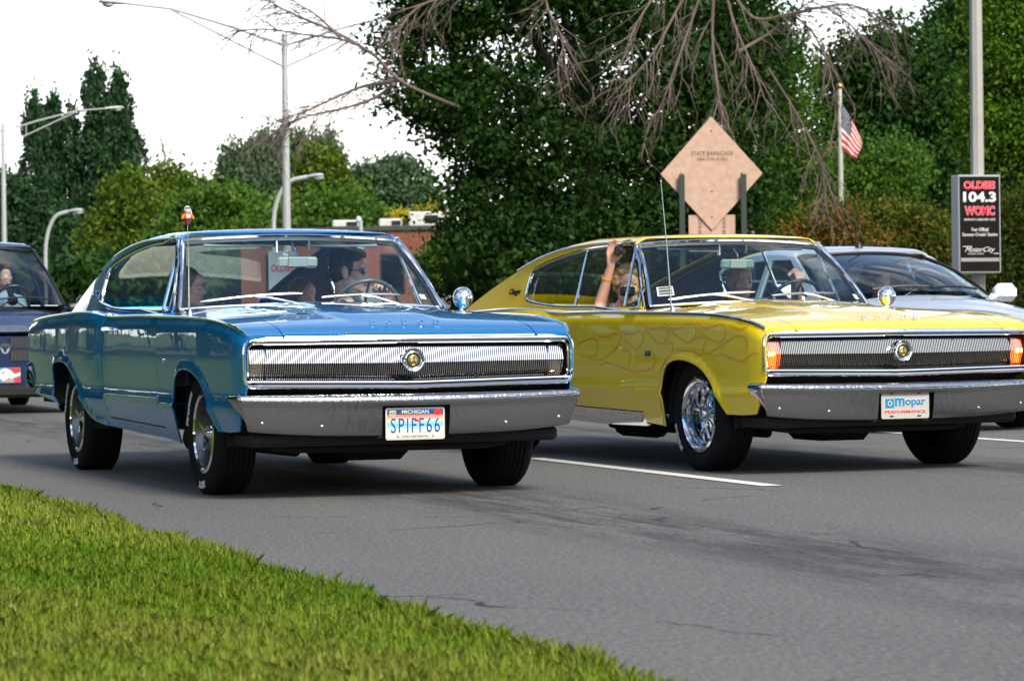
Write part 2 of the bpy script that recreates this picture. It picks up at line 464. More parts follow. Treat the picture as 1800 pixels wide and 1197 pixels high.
def asphalt():
    m, t, p = nodes('asphalt'); N = t.nodes; L = t.links
    c = N.new('ShaderNodeTexCoord')
    def noise(scale, sc=(1, 1, 1), det=4, rough=.55):
        mpn = N.new('ShaderNodeMapping'); mpn.inputs['Scale'].default_value = sc; n = N.new('ShaderNodeTexNoise')
        n.inputs['Scale'].default_value = scale; n.inputs['Detail'].default_value = det; n.inputs['Roughness'].default_value = rough
        L.new(c.outputs['Object'], mpn.inputs[0]); L.new(mpn.outputs[0], n.inputs['Vector']); return n.outputs['Fac']
    def math_(op, a, b=None, clamp=False):
        k = N.new('ShaderNodeMath'); k.operation = op; k.use_clamp = clamp
        for i, q in enumerate((a, b)):
            if q is None: continue
            if isinstance(q, (int, float)): k.inputs[i].default_value = q
            else: L.new(q, k.inputs[i])
        return k.outputs[0]
    def ramp(f, a, b, lo=0, hi=1):
        k = N.new('ShaderNodeMapRange'); k.interpolation_type = 'SMOOTHSTEP'
        for i, q in enumerate((a, b, lo, hi)): k.inputs[i + 1].default_value = q
        L.new(f, k.inputs[0]); return k.outputs[0]
    grain = noise(60, (1, .5, 1), 4); speck = noise(75, (1, .45, 1), 2); patch = noise(.8, (1, .35, 1), 4); streak = noise(5, (1, .12, 1), 5, .7); fine = noise(26, (1, .22, 1), 6, .75)
    sx = N.new('ShaderNodeSeparateXYZ'); L.new(c.outputs['Object'], sx.inputs[0])
    x = sx.outputs['X']
    # oil and rubber band down the middle of the lane nearest the grass, and of the next
    wob = math_('MULTIPLY', math_('SUBTRACT', patch, .5), .7)
    def band(x0, wd):
        d = math_('ABSOLUTE', math_('SUBTRACT', math_('ADD', x, wob), x0)); return ramp(d, wd, 0.05)
    b1 = math_('MAXIMUM', band(4.5, .8), band(8.1, .8)); b1 = math_('MAXIMUM', b1, band(11.9, .8))
    stain = math_('MULTIPLY', b1, ramp(streak, .35, .62)); smear = math_('MULTIPLY', b1, ramp(fine, .52, .68))
    # long cracks
    v = N.new('ShaderNodeTexVoronoi'); v.feature = 'DISTANCE_TO_EDGE'; v.inputs['Scale'].default_value = .42
    wn = N.new('ShaderNodeTexNoise'); wn.inputs['Scale'].default_value = 2.4; wn.inputs['Detail'].default_value = 6; L.new(c.outputs['Object'], wn.inputs['Vector'])
    va = N.new('ShaderNodeMix'); va.data_type = 'RGBA'; va.blend_type = 'LINEAR_LIGHT'; va.inputs['Factor'].default_value = .14
    L.new(c.outputs['Object'], va.inputs[6]); L.new(wn.outputs['Color'], va.inputs[7]); L.new(va.outputs[2], v.inputs['Vector'])
    crack = math_('MULTIPLY', ramp(v.outputs['Distance'], .0050, .0015), ramp(noise(1.3, det=4), .50, .60, 0, .85))
    k = N.new('ShaderNodeMix'); k.data_type = 'RGBA'; k.inputs[6].default_value = (.058, .058, .0575, 1); k.inputs[7].default_value = (.172, .170, .165, 1)
    L.new(math_('ADD', ramp(grain, .3, .7, 0, .6), math_('MULTIPLY', patch, .42)), k.inputs['Factor'])
    sp_ = N.new('ShaderNodeMix'); sp_.data_type = 'RGBA'; sp_.inputs[7].default_value = (.30, .29, .28, 1); L.new(ramp(speck, .58, .72, 0, .5), sp_.inputs['Factor']); L.new(k.outputs[2], sp_.inputs[6])
    d1 = N.new('ShaderNodeMix'); d1.data_type = 'RGBA'; d1.inputs[7].default_value = (.030, .029, .028, 1)
    L.new(math_('ADD', math_('MULTIPLY', stain, .72), math_('MULTIPLY', smear, .65), True), d1.inputs['Factor']); L.new(sp_.outputs[2], d1.inputs[6])
    d2 = N.new('ShaderNodeMix'); d2.data_type = 'RGBA'; d2.inputs[7].default_value = (.015, .014, .013, 1); L.new(crack, d2.inputs['Factor']); L.new(d1.outputs[2], d2.inputs[6])
    L.new(d2.outputs[2], p.inputs['Base Color']); p.inputs['Roughness'].default_value = .85; p.inputs['Specular IOR Level'].default_value = .25
    bu = N.new('ShaderNodeBump'); bu.inputs['Strength'].default_value = .5; bu.inputs['Distance'].default_value = .006
    L.new(math_('SUBTRACT', grain, math_('MULTIPLY', crack, 2.)), bu.inputs['Height']); L.new(bu.outputs[0], p.inputs['Normal'])
    return m
ASPHALT = asphalt()
PAVE = mat('concrete_pavement', (.34, .33, .30), .85, noise=.15, nscale=3, bump=.1)
def turf_mat():
    m, t, p = nodes('turf'); N = t.nodes; L = t.links; c = N.new('ShaderNodeTexCoord')
    n = N.new('ShaderNodeTexNoise'); n.inputs['Scale'].default_value = 1.3; n.inputs['Detail'].default_value = 8; n.inputs['Roughness'].default_value = .7
    L.new(c.outputs['Object'], n.inputs['Vector']); r = N.new('ShaderNodeValToRGB'); e = r.color_ramp.elements
    e[0].position = .3; e[0].color = (.035, .075, .010, 1); e[1].position = .7; e[1].color = (.11, .15, .022, 1)
    L.new(n.outputs['Fac'], r.inputs['Fac']); L.new(r.outputs['Color'], p.inputs['Base Color']); p.inputs['Roughness'].default_value = .9
    return m
TURF = turf_mat()
g = MB(); g.grid(lambda i, j: Vector((-900 + 1800 * i, -900 + 1800 * j, -.03)), 2, 2); g.build('ground', TURF, kind='structure')
strip('road', 2.30, ROADEND, -120, 420, 0.0, ASPHALT)
strip('opposite_road', -24, -10, -120, 260, -.002, ASPHALT)
strip('pavement', ROADEND + 2.0, ROADEND + 3.6, -120, 420, .13, PAVE)
strip('grass_verge', ROADEND + .18, ROADEND + 2.0, -120, 420, .12, TURF)
kb = MB(); kb.box((ROADEND + .09, 150, .065), (.18, 540, .15)); o = kb.build('kerb', PAVE, kind='structure', smooth=False); o.rotation_euler = (0, 0, ROAD_RZ)
LINE = mat('road_paint', (.66, .66, .62), .7, noise=.25, nscale=60)
def dashes(l, ends, L=3.6, wd=.115):
    for t1 in ends:
        b = MB(); b.grid(lambda i, j: Vector((l - wd / 2 + wd * i, t1 + L * j, .004)), 2, 6)
        o = b.build('lane_marking', LINE, kind='structure'); o.rotation_euler = (0, 0, ROAD_RZ)
t_a = at(1354, 856, 14.7); t0 = RT.dot(Vector((t_a.x, t_a.y, 0)))
dashes(6.17, [t0 - 12.6, t0, t0 + 12.2, t0 + 24.4, t0 + 36.6])
t_b = at(1800, 778, 19.5); t0b = RT.dot(Vector((t_b.x, t_b.y, 0)))
dashes(9.95, [t0b - 13.0, t0b - .8, t0b + 11.4, t0b + 23.6, t0b + 35.8])
dashes(13.7, [t0b - 13.0, t0b - .8, t0b + 11.4, t0b + 23.6])
# raised median the photographer sits on
def med_h(l, t): return .04 * float(sstep(2.54, 2.0, l)) + .05 * float(sstep(2.1, .2, l))
strip('median', -10, 2.54, -60, 300, -.012, TURF, nl=60, ntt=3, zf=med_h)

# ------------------------------------------------------------------ car shells
class Shell:
    """outline functions of a car: s = metres behind the front tip, y = to the car's left, z up"""
    def __init__(c, **k): c.__dict__.update(k)
    def P(c, s, y, z): return Vector((c.O - s, y, z))
    def hw(c, s, z):
        s = np.asarray(s, float); z = np.asarray(z, float); s, z = np.broadcast_arrays(s, z)
        dt = c.zc(s) - z
        o = c.off(z) + c.edge * (1 - np.clip(dt / c.roll, 0, 1))**2.2
        X = np.stack([s.ravel(), z.ravel()], 1)
        fl = np.zeros(len(X))
        for a in c.arches:
            d = segdist(a, X); fl = np.maximum(fl, c.flare * (1 - sstep(.008, .05, d)))
        return c.W(s) - o + fl.reshape(s.shape) + c.extra(s, z)
    def extra(c, s, z): return 0 * s
    def side(c, sg):
        return lambda s, z: (c.O - s, sg * c.hw(s, z), z)
    def yc(c, s): return c.W(s) - c.edge - c.off(c.zc(s))
    def topz(c, s, v): return c.zc(s) + c.rise(s) * (1 - np.clip(np.abs(v), 0, 1)**2.2) + c.bulge(s, v * c.yc(s))
    def bulge(c, s, y): return 0 * s
    def top(c): return lambda s, v: (c.O - s, v * c.yc(s), c.topz(s, v))
    def gy(c, s, z): return c.base(s) - c.slope * (z - c.gz)
    def gside(c, sg, d=0): return lambda s, z: (c.O - s, sg * (c.gy(s, z) + d), z)
    def ez(c, s): return c.R(s) - c.drop
    def e(c, s): return c.gy(s, c.ez(s))
    def roof(c, d=0):
        def f(s, v):
            a = np.abs(v)
            z = c.R(s) + c.crown * (1 - np.clip(a, 0, 1)**2) - c.drop * np.clip((a - .86) / .14, 0, 1.2)**2 - c.fdrop * (1 - np.clip((s - c.rs0) / .16, 0, 1))**2
            return c.O - s, v * c.e(s), z - d
        return f
    def shoulder(c, sg):
        def f(s, v):
            yb = c.base(s) - c.slope * (c.zb(s) - c.gz); y = yb + (c.yc(s) - yb) * v
            z = c.zb(s) + (c.zc(s) - c.zb(s)) * np.clip(v, 0, 2)**1.6
            return c.O - s, sg * y, z
        return f

def crest_pts(c, s0, s1, n=24): return [(s, float(c.zc(s))) for s in np.linspace(s0, s1, n)]

def wheel(parent, c, s, y, z, R, rr, wd, style, sg, letters=None):
    """wheel part: tyre, rim, spokes; axis across the car"""
    M = Matrix.Translation(c.P(s, y, z)) @ Matrix.Rotation(sg * -PI / 2, 4, 'X')     # local +Z points outward
    hw_ = wd / 2
    prof = [(rr - .004, hw_ * .62), (rr + .012, hw_ * .86), (rr + .045, hw_ * 1.0), (R - .055, hw_ * 1.03), (R - .022, hw_ * .94), (R - .006, hw_ * .80), (R, hw_ * .66)]
    tread = []
    for k, q in enumerate(np.linspace(.60, -.60, 6)):
        if k: tread += [(R, hw_ * (q + .10)), (R - .007, hw_ * (q + .085)), (R - .007, hw_ * (q + .045)), (R, hw_ * (q + .03))]
    prof2 = [(r, -h) for r, h in prof[::-1]]
    tb = MB().lathe(prof + tread + prof2, M, 56)
    wh = link('wheel', tb and mesh_data('tyre_mesh', tb.v, tb.f, RUBBER, angle=50), parent); wh.name = 'wheel'
    if letters:
        for txt, a0, size, rmid in letters:
            V, Fc = text_geo(txt, height=size, extrude=.003, offset=.022)
            V2 = []
            for x, yy, zz in V:
                a = a0 - x / rmid; r = rmid + yy
                V2.append(M @ Vector((r * math.cos(a), r * math.sin(a), hw_ * 1.016 + zz)))
            link('lettering', mesh_data('letters_mesh', V2, Fc, WHITEPRINT, smooth=False), wh)
    if style == 'mag':
        b = MB().lathe([(rr + .004, hw_ * .80), (rr + .006, hw_ * .90), (rr - .010, hw_ * .93), (rr - .018, hw_ * .84), (rr - .03, hw_ * .4), (rr - .04, -.01), (rr - .055, -.03), (rr - .06, -.04)], M, 48)
        MB().lathe([(rr + .004, hw_ * .80), (rr + .0075, hw_ * .905), (rr - .0105, hw_ * .94), (rr - .019, hw_ * .86)], M, 48).build('rim_lip', CHROME, wh)
        MB().lathe([(rr - .05, -.042), (.0001, -.042)], M, 24).build('brake_drum', BLACK, wh)
        b.build('rim', mat('dull_alloy', (.15, .15, .145), .28, 1), wh, angle=30)
        b = MB()
        for k in range(5):
            a = 2 * PI * k / 5 + .3; Q = M @ Matrix.Rotation(a, 4, 'Z')
            b.add([Q @ Vector(p) for p in ((.04, -.038, .035), (.04, .038, .035), (.04, .038, -.03), (.04, -.038, -.03), (rr - .038, -.026, .018), (rr - .038, .026, .018), (rr - .038, .034, -.03), (rr - .038, -.034, -.03))],
                  [(0, 1, 5, 4), (1, 2, 6, 5), (3, 0, 4, 7), (4, 5, 6, 7)])
        b.lathe([(.072, -.02), (.072, .03), (.062, .042), (.045, .045)], M, 24)
        b.build('spokes', mat('cast_spokes', (.36, .36, .37), .3, 1), wh, angle=30)
        b = MB().lathe([(.05, .03), (.046, .055), (.03, .075), (.018, .088), (.0001, .092)], M, 20)
        for k in range(3):
            Q = M @ Matrix.Rotation(2 * PI * k / 3 + .5, 4, 'Z')
            b.add([Q @ Vector(p) for p in ((.012, -.014, .06), (.012, .014, .06), (.012, .010, .088), (.012, -.010, .088), (.088, -.006, .082), (.088, .006, .082), (.088, .004, .098), (.088, -.004, .098))],
                  [(0, 1, 5, 4), (1, 2, 6, 5), (2, 3, 7, 6), (3, 0, 4, 7), (4, 5, 6, 7)])
        b.build('spinner', CHROME, wh, angle=30)
    elif style == 'chrome':
        b = MB().lathe([(rr + .004, hw_ * .80), (rr + .008, hw_ * .92), (rr - .006, hw_ * .97), (rr - .014, hw_ * .86), (rr - .022, hw_ * .80), (rr - .026, hw_ * .55), (rr - .040, hw_ * .50), (rr - .046, hw_ * .1), (rr - .062, -.0), (rr - .075, -.03)], M, 56)
        WCH = mat('wheel_chrome', (.66, .67, .69), .10, 1); b.build('rim', WCH, wh, angle=30)
        b = MB().lathe([(rr - .07, -.045), (.0001, -.045)], M, 24); b.build('brake_drum', BLACK, wh)
        b = MB()
        for k in range(5):
            a = 2 * PI * k / 5 + .25
            Q = M @ Matrix.Rotation(a, 4, 'Z')
            for q in (-1, 1):
                b.tube([Q @ Vector(p) for p in ((.045, q * .012, .035), (.085, q * .020, .030), (.125, q * .032, .008), (rr - .05, q * .044, -.012))], [.016, .014, .013, .016], 8)
        b.lathe([(.062, -.03), (.062, .034), (.05, .046), (.036, .048), (.034, .07), (.022, .085), (.0001, .088)], M, 24)
        b.build('spokes', WCH, wh, angle=40)
    else:
        b = MB().lathe([(rr + .003, hw_ * .8), (rr - .008, hw_ * .88), (rr - .02, hw_ * .6), (rr * .5, hw_ * .7), (.0001, hw_ * .72)], M, 32)
        b.build('rim', GREYMETAL, wh, angle=30)
    return wh

def steering(parent, c, s, y, z, R, tilt, m, rim=.011):
    M = Matrix.Translation(c.P(s, y, z)) @ Matrix.Rotation(rad(-90 + tilt), 4, 'Y')
    b = MB(); b.tube([M @ Vector((R * math.cos(a), R * math.sin(a), 0)) for a in np.linspace(0, 2 * PI, 40, endpoint=False)], rim, 8, True)
    for a in (0.5, 2.64, -PI / 2): b.tube([M @ Vector((0, 0, .03)), M @ Vector((R * math.cos(a + PI / 2), R * math.sin(a + PI / 2), 0))], .009, 6)
    b.lathe([(.06, .0), (.055, .035), (.0001, .045)], M, 20)
    b.tube([M @ Vector((0, 0, 0.04)), M @ Vector((0, 0, .34))], .03, 10)
    return b.build('steering_wheel', m, parent)

def seat(parent, c, s, y, m, zc=.52, back=.88, wd=.50, m2=None):
    sd_ = MB().box(c.P(s, y, zc - .06), (.52, wd, .15), None, 0, .04).build('seat', m, parent)
    b = MB()
    b.grid(lambda i, j: c.P(s + .27 + .14 * j + .045 * math.cos(2 * PI * i), y + (wd / 2 - .05 * j) * math.sin(2 * PI * i) * (1 if j < .999 else .0), zc - .05 + (back - zc + .05) * min(1, j * 1.06) ), 24, 10, closed_u=True)
    b.build('backrest', m, sd_)
    if m2:
        q = MB()
        for k in (-.06, .06): q.box(c.P(s + .33, y + k, back - .03), (.06, .035, .17), Matrix.Rotation(rad(-8), 3, 'Y'), 0, .008)
        q.build('seat_trim', m2, sd_)
    return sd_

# ------------------------------------------------------------------ the two fastback coupes
ARCH_F = smooth_poly([(1.335, .244), (1.270, .38), (1.258, .50), (1.215, .58), (1.135, .622), (1.01, .638), (.88, .627), (.755, .595), (.665, .54), (.575, .458), (.52, .38), (.485, .335)], 4, False)
ARCH_R = smooth_poly([(4.10, .385), (4.215, .485), (4.225, .60), (4.175, .643), (4.0, .657), (3.84, .647), (3.69, .602), (3.57, .527), (3.44, .435), (3.355, .362), (3.23, .315), (3.02, .293)], 4, False)
DOOR_F = [(1.612, .89), (1.622, .80), (1.626, .70), (1.624, .60), (1.618, .50), (1.602, .41), (1.604, .327)]
DOOR_R = [(2.918, .348), (2.945, .41), (2.998, .52), (2.985, .64), (2.948, .80), (2.945, .91)]

class Coupe(Shell):
    def extra(c, s, z):
        # hip of the rear quarter and a crease low on the body
        hip = .016 * sstep(2.93, 3.10, s + .25 * (z - .72)) * sstep(.52, .60, z) * (1 - sstep(3.2, 3.9, s))
        return hip + .009 * np.exp(-((z - .448) / .020)**2)
    def bulge(c, s, y):
        a = np.abs(y)
        wd = .20 + .26 * np.clip((s - .3) / 1.1, 0, 1)
        return .011 * sstep(wd + .05, wd - .05, a) * sstep(.28, .55, s) * (1 - sstep(1.45, 1.6, s) * .4)

DLO = [(2.168, 1.334), (2.45, 1.340), (2.75, 1.334), (2.95, 1.322), (3.15, 1.303), (3.42, 1.266), (3.61, 1.228), (3.672, 1.185), (3.676, 1.11), (3.648, 1.035), (3.585, 1.008), (3.42, .988), (3.2, .972), (2.9, .961), (2.5, .956), (1.838, .950)]

def coupe(front, yaw, spec):
    c = Coupe(O=2.45, arches=[ARCH_F, ARCH_R], flare=.015, edge=.030, roll=.075,
              zc=Cub(.055, .792, .075, .806, .12, .826, .2, .849, .4, .875, .65, .894, 1.07, .906, 1.55, .913, 2.2, .922, 2.75, .922, 2.94, .925, 3.1, .938, 3.3, .950, 3.6, .953, 4.0, .945, 4.55, .932, 5.04, .912, 5.22, .895),
              W=Cub(.055, .858, .08, .866, .13, .881, .22, .895, .6, .908, 1.0, .913, 1.6, .913, 2.3, .908, 2.85, .901, 3.05, .908, 3.3, .922, 3.9, .930, 4.5, .921, 5.1, .893, 5.22, .885),
              off=Cub(.20, .088, .24, .075, .30, .052, .36, .030, .42, .012, .45, .008, .52, .012, .62, .006, .72, 0, .80, 0, .97, 0),
              rise=Cub(.05, .002, .15, .004, .4, .014, 1.0, .040, 1.65, .066, 1.8, .066),
              base=Cub(1.6, .775, 3.5, .775, 4.0, .745, 4.5, .700, 5.0, .645, 5.2, .62), slope=.34, gz=.95,
              zb=Cub(1.6, .930, 1.75, .936, 2.85, .947, 3.2, .955, 3.6, .966, 4.2, .960, 4.7, .944, 5.2, .905),
              R=Cub(2.0, 1.378, 2.3, 1.386, 2.6, 1.391, 2.85, 1.391, 3.2, 1.375, 3.5, 1.340, 3.85, 1.278, 4.25, 1.194, 4.65, 1.098, 5.0, 1.004, 5.16, .957, 5.25, .93),
              drop=.034, crown=.024, fdrop=.022, rs0=2.09)
    F = Vector((math.cos(yaw), math.sin(yaw), 0))
    org = Vector((front[0], front[1], 0)) - F * c.O
    car = thing('coupe', spec['label'], 'car', org, yaw, 'fastback coupes in the street')
    pm = spec['paint']
    # --- lower body panels
    for sg in (-1, 1):
        o3 = (0, sg, 0); top_ = c.top(); t0 = lambda s: .662 / float(c.yc(s))
        CF = crest_pts(c, .06, 1.612, 74)
        fp = CF + DOOR_F + [(1.604, .262)] + [tuple(p) for p in ARCH_F] + [(.33, .334), (.18, .342), (.135, .39), (.10, .47), (.068, .55), (.06, .70)]
        sh = Sheet().add(fp, c.side(sg), o3, .030, flange=.009)
        vs = .9
        tp = [(s, 1.0) for s, z in CF] + [(1.70, 1.0), (1.70, t0(1.70))] + [(s, t0(s)) for s in np.linspace(1.70, .075, 30)]
        sh.add(tp, lambda s, v, sg=sg: (c.O - s, sg * v * c.yc(s), c.topz(s, v)), (0, 0, 1), .05, flange=.015, vs=vs)
        sh.build('front_fender', pm, car)
        e = .0045
        CD = crest_pts(c, 1.735, 2.94, 30)
        dp = [(1.612 + e, float(c.zc(1.6165))), (1.66, float(c.zc(1.66))), (1.70, float(c.zc(1.70)))] + CD
        dr = [(s - e, z) for s, z in DOOR_R[::-1]]; df = [(s + e, z) for s, z in DOOR_F[::-1]]
        dp = dp + dr + df[:1] + df[1:]
        sh = Sheet().add(dp, c.side(sg), o3, .05, flange=.02)
        sh.add([(1.735, 0), (2.94, 0)] + [(s, 1) for s, z in CD[::-1]], c.shoulder(sg), (0, 0, 1), .05, flange=.01, vs=.14)
        sh.build('door', pm, car)
        CQ = crest_pts(c, 2.947, 5.20, 80)
        qp = CQ + [(5.215, .80), (5.21, .735), (5.15, .61), (4.95, .455), (4.34, .415)] + [tuple(p) for p in ARCH_R] + [(2.925, .288), (2.922, .345)] + [(s + .002, z) for s, z in DOOR_R[1:-1]]
        sh = Sheet().add(qp, c.side(sg), o3, .034, flange=.009)
        sh.add([(2.947, 0), (5.20, 0)] + [(s, 1) for s, z in CQ[::-1]], c.shoulder(sg), (0, 0, 1), .06, flange=.01, vs=.2)
        sh.build('quarter_panel', pm, car)
        dr_ = .038 if spec['rocker'] else 0
        rp = [(1.606, .320), (2.916, .340), (2.92, .288 - dr_), (2.3, .272 - dr_), (1.606, .262 - dr_ * .6)]
        Sheet().add(rp, c.side(sg), o3, .06, flange=.02).build('rocker_panel', CHROME if spec['rocker'] else pm, car)
        # side of the roof with the window opening
        front_edge = [(1.765, .945), (1.86, 1.035), (1.96, 1.135), (2.06, 1.235), (2.13, 1.31), (2.155, 1.338)]
        te = [(s, float(c.ez(s))) for s in np.linspace(2.19, 5.17, 50)]
        be = [(s, float(c.zb(s)) - .004) for s in np.linspace(5.17, 1.78, 40)]
        Sheet().add(front_edge + te + be, c.gside(sg), o3, .05, holes=[DLO], flange=.006).build('roof_side', pm, car)
        Sheet().add([(1.80, .95)] + [(2.17, 1.335)] + [(s, float(c.ez(s)) - .01) for s in np.linspace(2.3, 4.9, 30)] + [(4.9, .95)], c.gside(sg, -.012), o3, .08, holes=[DLO], flange=0).build('inner_trim', HEADLINER, car)
        # chrome round the side window, drip rail, belt line
        D = smooth_poly(DLO, 3)
        mb = MB(); mb.tube([c.P(s, sg * (float(c.gy(s, z)) + .004), z) for s, z in D], .0125, 8, True)
        mb.build('window_trim', CHROME, car)
        mb = MB(); mb.tube([c.P(s, sg * (float(c.e(s)) + .008), float(c.ez(s)) + .004) for s in np.linspace(2.16, 4.0, 30)], .008, 6)
        mb.tube([c.P(s, sg * (float(c.gy(s, z)) + .005), z) for s, z in front_edge], .009, 6)
        mb.build('drip_rail', CHROME, car)
        mb = MB(); mb.tube([c.P(s, sg * (float(c.yc(s)) + .004), float(c.zc(s)) + .002) for s in np.linspace(.085, 5.19, 90)], .0075 if not spec['rocker'] else .010, 6)
        mb.build('belt_moulding', CHROME, car)
        # glass: vent pane and rear quarter pane; the main pane of this side is wound down
        inn = -.018
        ventp = [(1.87, .955), (2.09, .957), (2.178, 1.325), (2.160, 1.325)]
        Sheet().add(ventp, c.gside(sg, inn), o3, .2, flange=0).build('vent_window', SIDEGLASS, car)
        MB().tube([c.P(s, sg * (float(c.gy(s, z)) + inn), z) for s, z in ((2.092, .955), (2.192, 1.332))], .010, 6).build('window_post', CHROME, car)
        if spec['quarter_glass']:
            MB().tube([c.P(s, sg * (float(c.gy(s, z)) + inn), z) for s, z in ((2.848, .96), (2.912, 1.325))], .010, 6).build('window_post', CHROME, car)
            q2 = [(2.85, .962), (3.2, .975), (3.42, .992), (3.575, 1.012), (3.635, 1.04), (3.66, 1.11), (3.655, 1.18), (3.6, 1.222), (3.42, 1.26), (3.15, 1.298), (2.92, 1.32)]
            Sheet().add(q2, c.gside(sg, inn), o3, .2, flange=0).build('quarter_window', SIDEGLASS, car)
        # door furniture
        b = MB(); y = float(c.hw(2.76, .85)) + .022
        b.box(c.P(2.77, sg * y, .852), (.17, .016, .024), None, 0, .006); b.box(c.P(2.84, sg * (y - .012), .849), (.03, .03, .034), None, 0, .008); b.box(c.P(2.70, sg * (y - .012), .849), (.03, .03, .03), None, 0, .008)
        b.build('door_handle', CHROME, car)
        b = MB(); y = float(c.hw(1.44, .675)); b.box(c.P(1.44, sg * (y + .004), .675), (.065, .010, .032), None, 0, .004); bd = b.build('badge', TRIMBLACK if spec['rocker'] else CHROME, car)
        if spec['rocker']:
            M = Matrix.Translation(c.P(1.44, sg * (y + .0095), .677)) @ Matrix(((-sg, 0, 0, 0), (0, 0, sg, 0), (0, 1, 0, 0), (0, 0, 0, 1)))
            if sg < 0: M = Matrix.Translation(c.P(1.44, sg * (y + .0095), .677)) @ Matrix(((1, 0, 0, 0), (0, 0, -1, 0), (0, 1, 0, 0), (0, 0, 0, 1)))
            text_part('lettering', '383', CHROME, bd, M, width=.05, height=.02, extrude=.002, offset=.01)
        M = Matrix.Translation(c.P(3.92, sg * (float(c.gy(3.92, 1.07)) + .004), 1.07)) @ Matrix(((-sg, 0, 0, 0), (0, sg * .33, sg * .94, 0), (0, .94, -.33, 0), (0, 0, 0, 1)))
        if sg < 0: M = Matrix.Translation(c.P(3.92, sg * (float(c.gy(3.92, 1.07)) + .004), 1.07)) @ Matrix(((1, 0, 0, 0), (0, .33, -.94, 0), (0, .94, .33, 0), (0, 0, 0, 1)))
        text_part('script_badge', 'Charger', CHROME if not spec['rocker'] else TRIMBLACK, car, M, width=.21, height=.055, extrude=.006, shear=.35, offset=.008)
        # inner door card and wheel housings
        b = MB(); b.box(c.P(2.65, sg * .735, .74), (1.95, .03, .40), None, 0, .01); b.build('door_card', spec['card'], car)
        for s0, rr_ in ((.90, .42), (3.88, .42)):
            a0 = -.1 if sg < 0 else PI - .1
            b = MB().lathe([(.0001, -.30), (rr_, -.30), (rr_, .0)], Matrix.Translation(c.P(s0, sg * .84, .30)) @ Matrix.Rotation(sg * -PI / 2, 4, 'X'), 24, a0=a0, a1=a0 + PI + .2)
            b.build('wheel_housing', BLACK, car)
    # --- hood, cowl, roof, tail
    vh = lambda s: .657 / c.yc(s)
    hp = [(.068, v) for v in np.linspace(-vh(.068), vh(.068), 30)] + [(s, vh(s)) for s in np.linspace(.09, 1.44, 26)] + [(1.44, v) for v in np.linspace(vh(1.44), -vh(1.44), 20)] + [(s, -vh(s)) for s in np.linspace(1.44, .09, 26)]
    Sheet().add(hp, c.top(), (0, 0, 1), .06, flange=.02, vs=.9).build('hood', pm, car)
    cp_ = [(1.448, v) for v in np.linspace(-vh(1.5), vh(1.5), 20)] + [(1.78, vh(1.7)), (1.78, -vh(1.7))]
    cow = Sheet().add(cp_, lambda s, v: (c.O - s, v * c.yc(s), c.topz(s, v) - .010 - .04 * sstep(1.62, 1.78, s)), (0, 0, 1), .06, flange=.02, vs=.9).build('cowl', pm, car)
    b = MB()
    for k in range(16): b.box(c.P(1.53, -.22 + k * .020, float(c.topz(1.53, 0)) - .006), (.06, .008, .004))
    b.build('louvres', TRIMBLACK, cow, kind='stuff')
    e0 = lambda v: 2.105 + .075 * v * v
    rpoly = [(e0(v), v) for v in np.linspace(-1, 1, 20)] + [(s, 1) for s in np.linspace(2.25, 5.16, 50)] + [(5.16, v) for v in np.linspace(.9, -.9, 12)] + [(s, -1) for s in np.linspace(5.16, 2.25, 50)]
    rwin = smooth_poly([(3.36, -.80), (3.36, .80), (3.55, .91), (4.85, .91), (5.07, .84), (5.07, -.84), (4.85, -.91), (3.55, -.91)], 4)
    Sheet().add(rpoly, c.roof(), (0, 0, 1), .06, holes=[rwin], flange=.005, vs=.64).build('roof', pm, car)
    Sheet().add(rwin, c.roof(.012), (0, 0, 1), .12, flange=0, vs=.64).build('rear_window', SIDEGLASS, car)
    hl = [(2.17, -.93), (2.12, 0), (2.17, .93), (5.10, .95), (5.10, -.95)]
    Sheet().add(hl, c.roof(.030), (0, 0, -1), .1, holes=[rwin], flange=0, vs=.64).build('headliner', HEADLINER, car)
    b = MB(); b.grid(lambda i, j: c.P(5.20 + .01 * math.sin(j * PI) - .10 * (1 - j) ** 2, (2 * i - 1) * (.80 + .05 * math.sin(PI * j)), .52 + .42 * j), 12, 6); b.build('tail_panel', pm, car)
    MB().box(c.P(4.72, 0, .80), (.03, 1.12, .38), None, 0, .01).build('tail_trim', spec['card'], car)
    b = MB(); b.box(c.P(5.222, 0, .74), (.02, 1.56, .13), None, 0, .01); b.build('tail_light', mat('tail_lens', (.25, .01, .01), .15, coat=1), car)
    # --- windshield: ruled from cowl curve to header curve
    def ws(d=0):
        def f(a, q):
            bs, bz, by = 1.625 + .125 * a * a, .978 - .026 * a * a, .752 * a
            hs, hz, hy = 2.115 + .060 * a * a, 1.360 - .024 * a * a, .622 * a
            bow = .018 * np.sin(PI * q)
            return c.O - (bs + (hs - bs) * q - bow) - d, by + (hy - by) * q, bz + (hz - bz) * q + bow - d * .6
        return f
    Sheet().add([(-1, 0), (1, 0), (1, 1), (-1, 1)], lambda a, q: ws()(a, q), (1, 0, 1), .1, flange=0, vs=.6).build('windshield', WSGLASS, car)
    fw = ws(-.006)
    def wpt(a, q): return Vector([float(x) for x in fw(a, q)])
    loop = [wpt(a, 1) for a in np.linspace(-1, 1, 24)] + [wpt(1, q) for q in np.linspace(.95, 0, 14)]
    loop2 = [wpt(-1, q) for q in np.linspace(0, .95, 14)]
    b = MB(); b.tube(loop2 + loop, .0125, 8); b.tube([wpt(a, -.005) for a in np.linspace(-1, 1, 24)], .009, 6); b.build('windshield_trim', CHROME, car)
    fi = ws(.012)
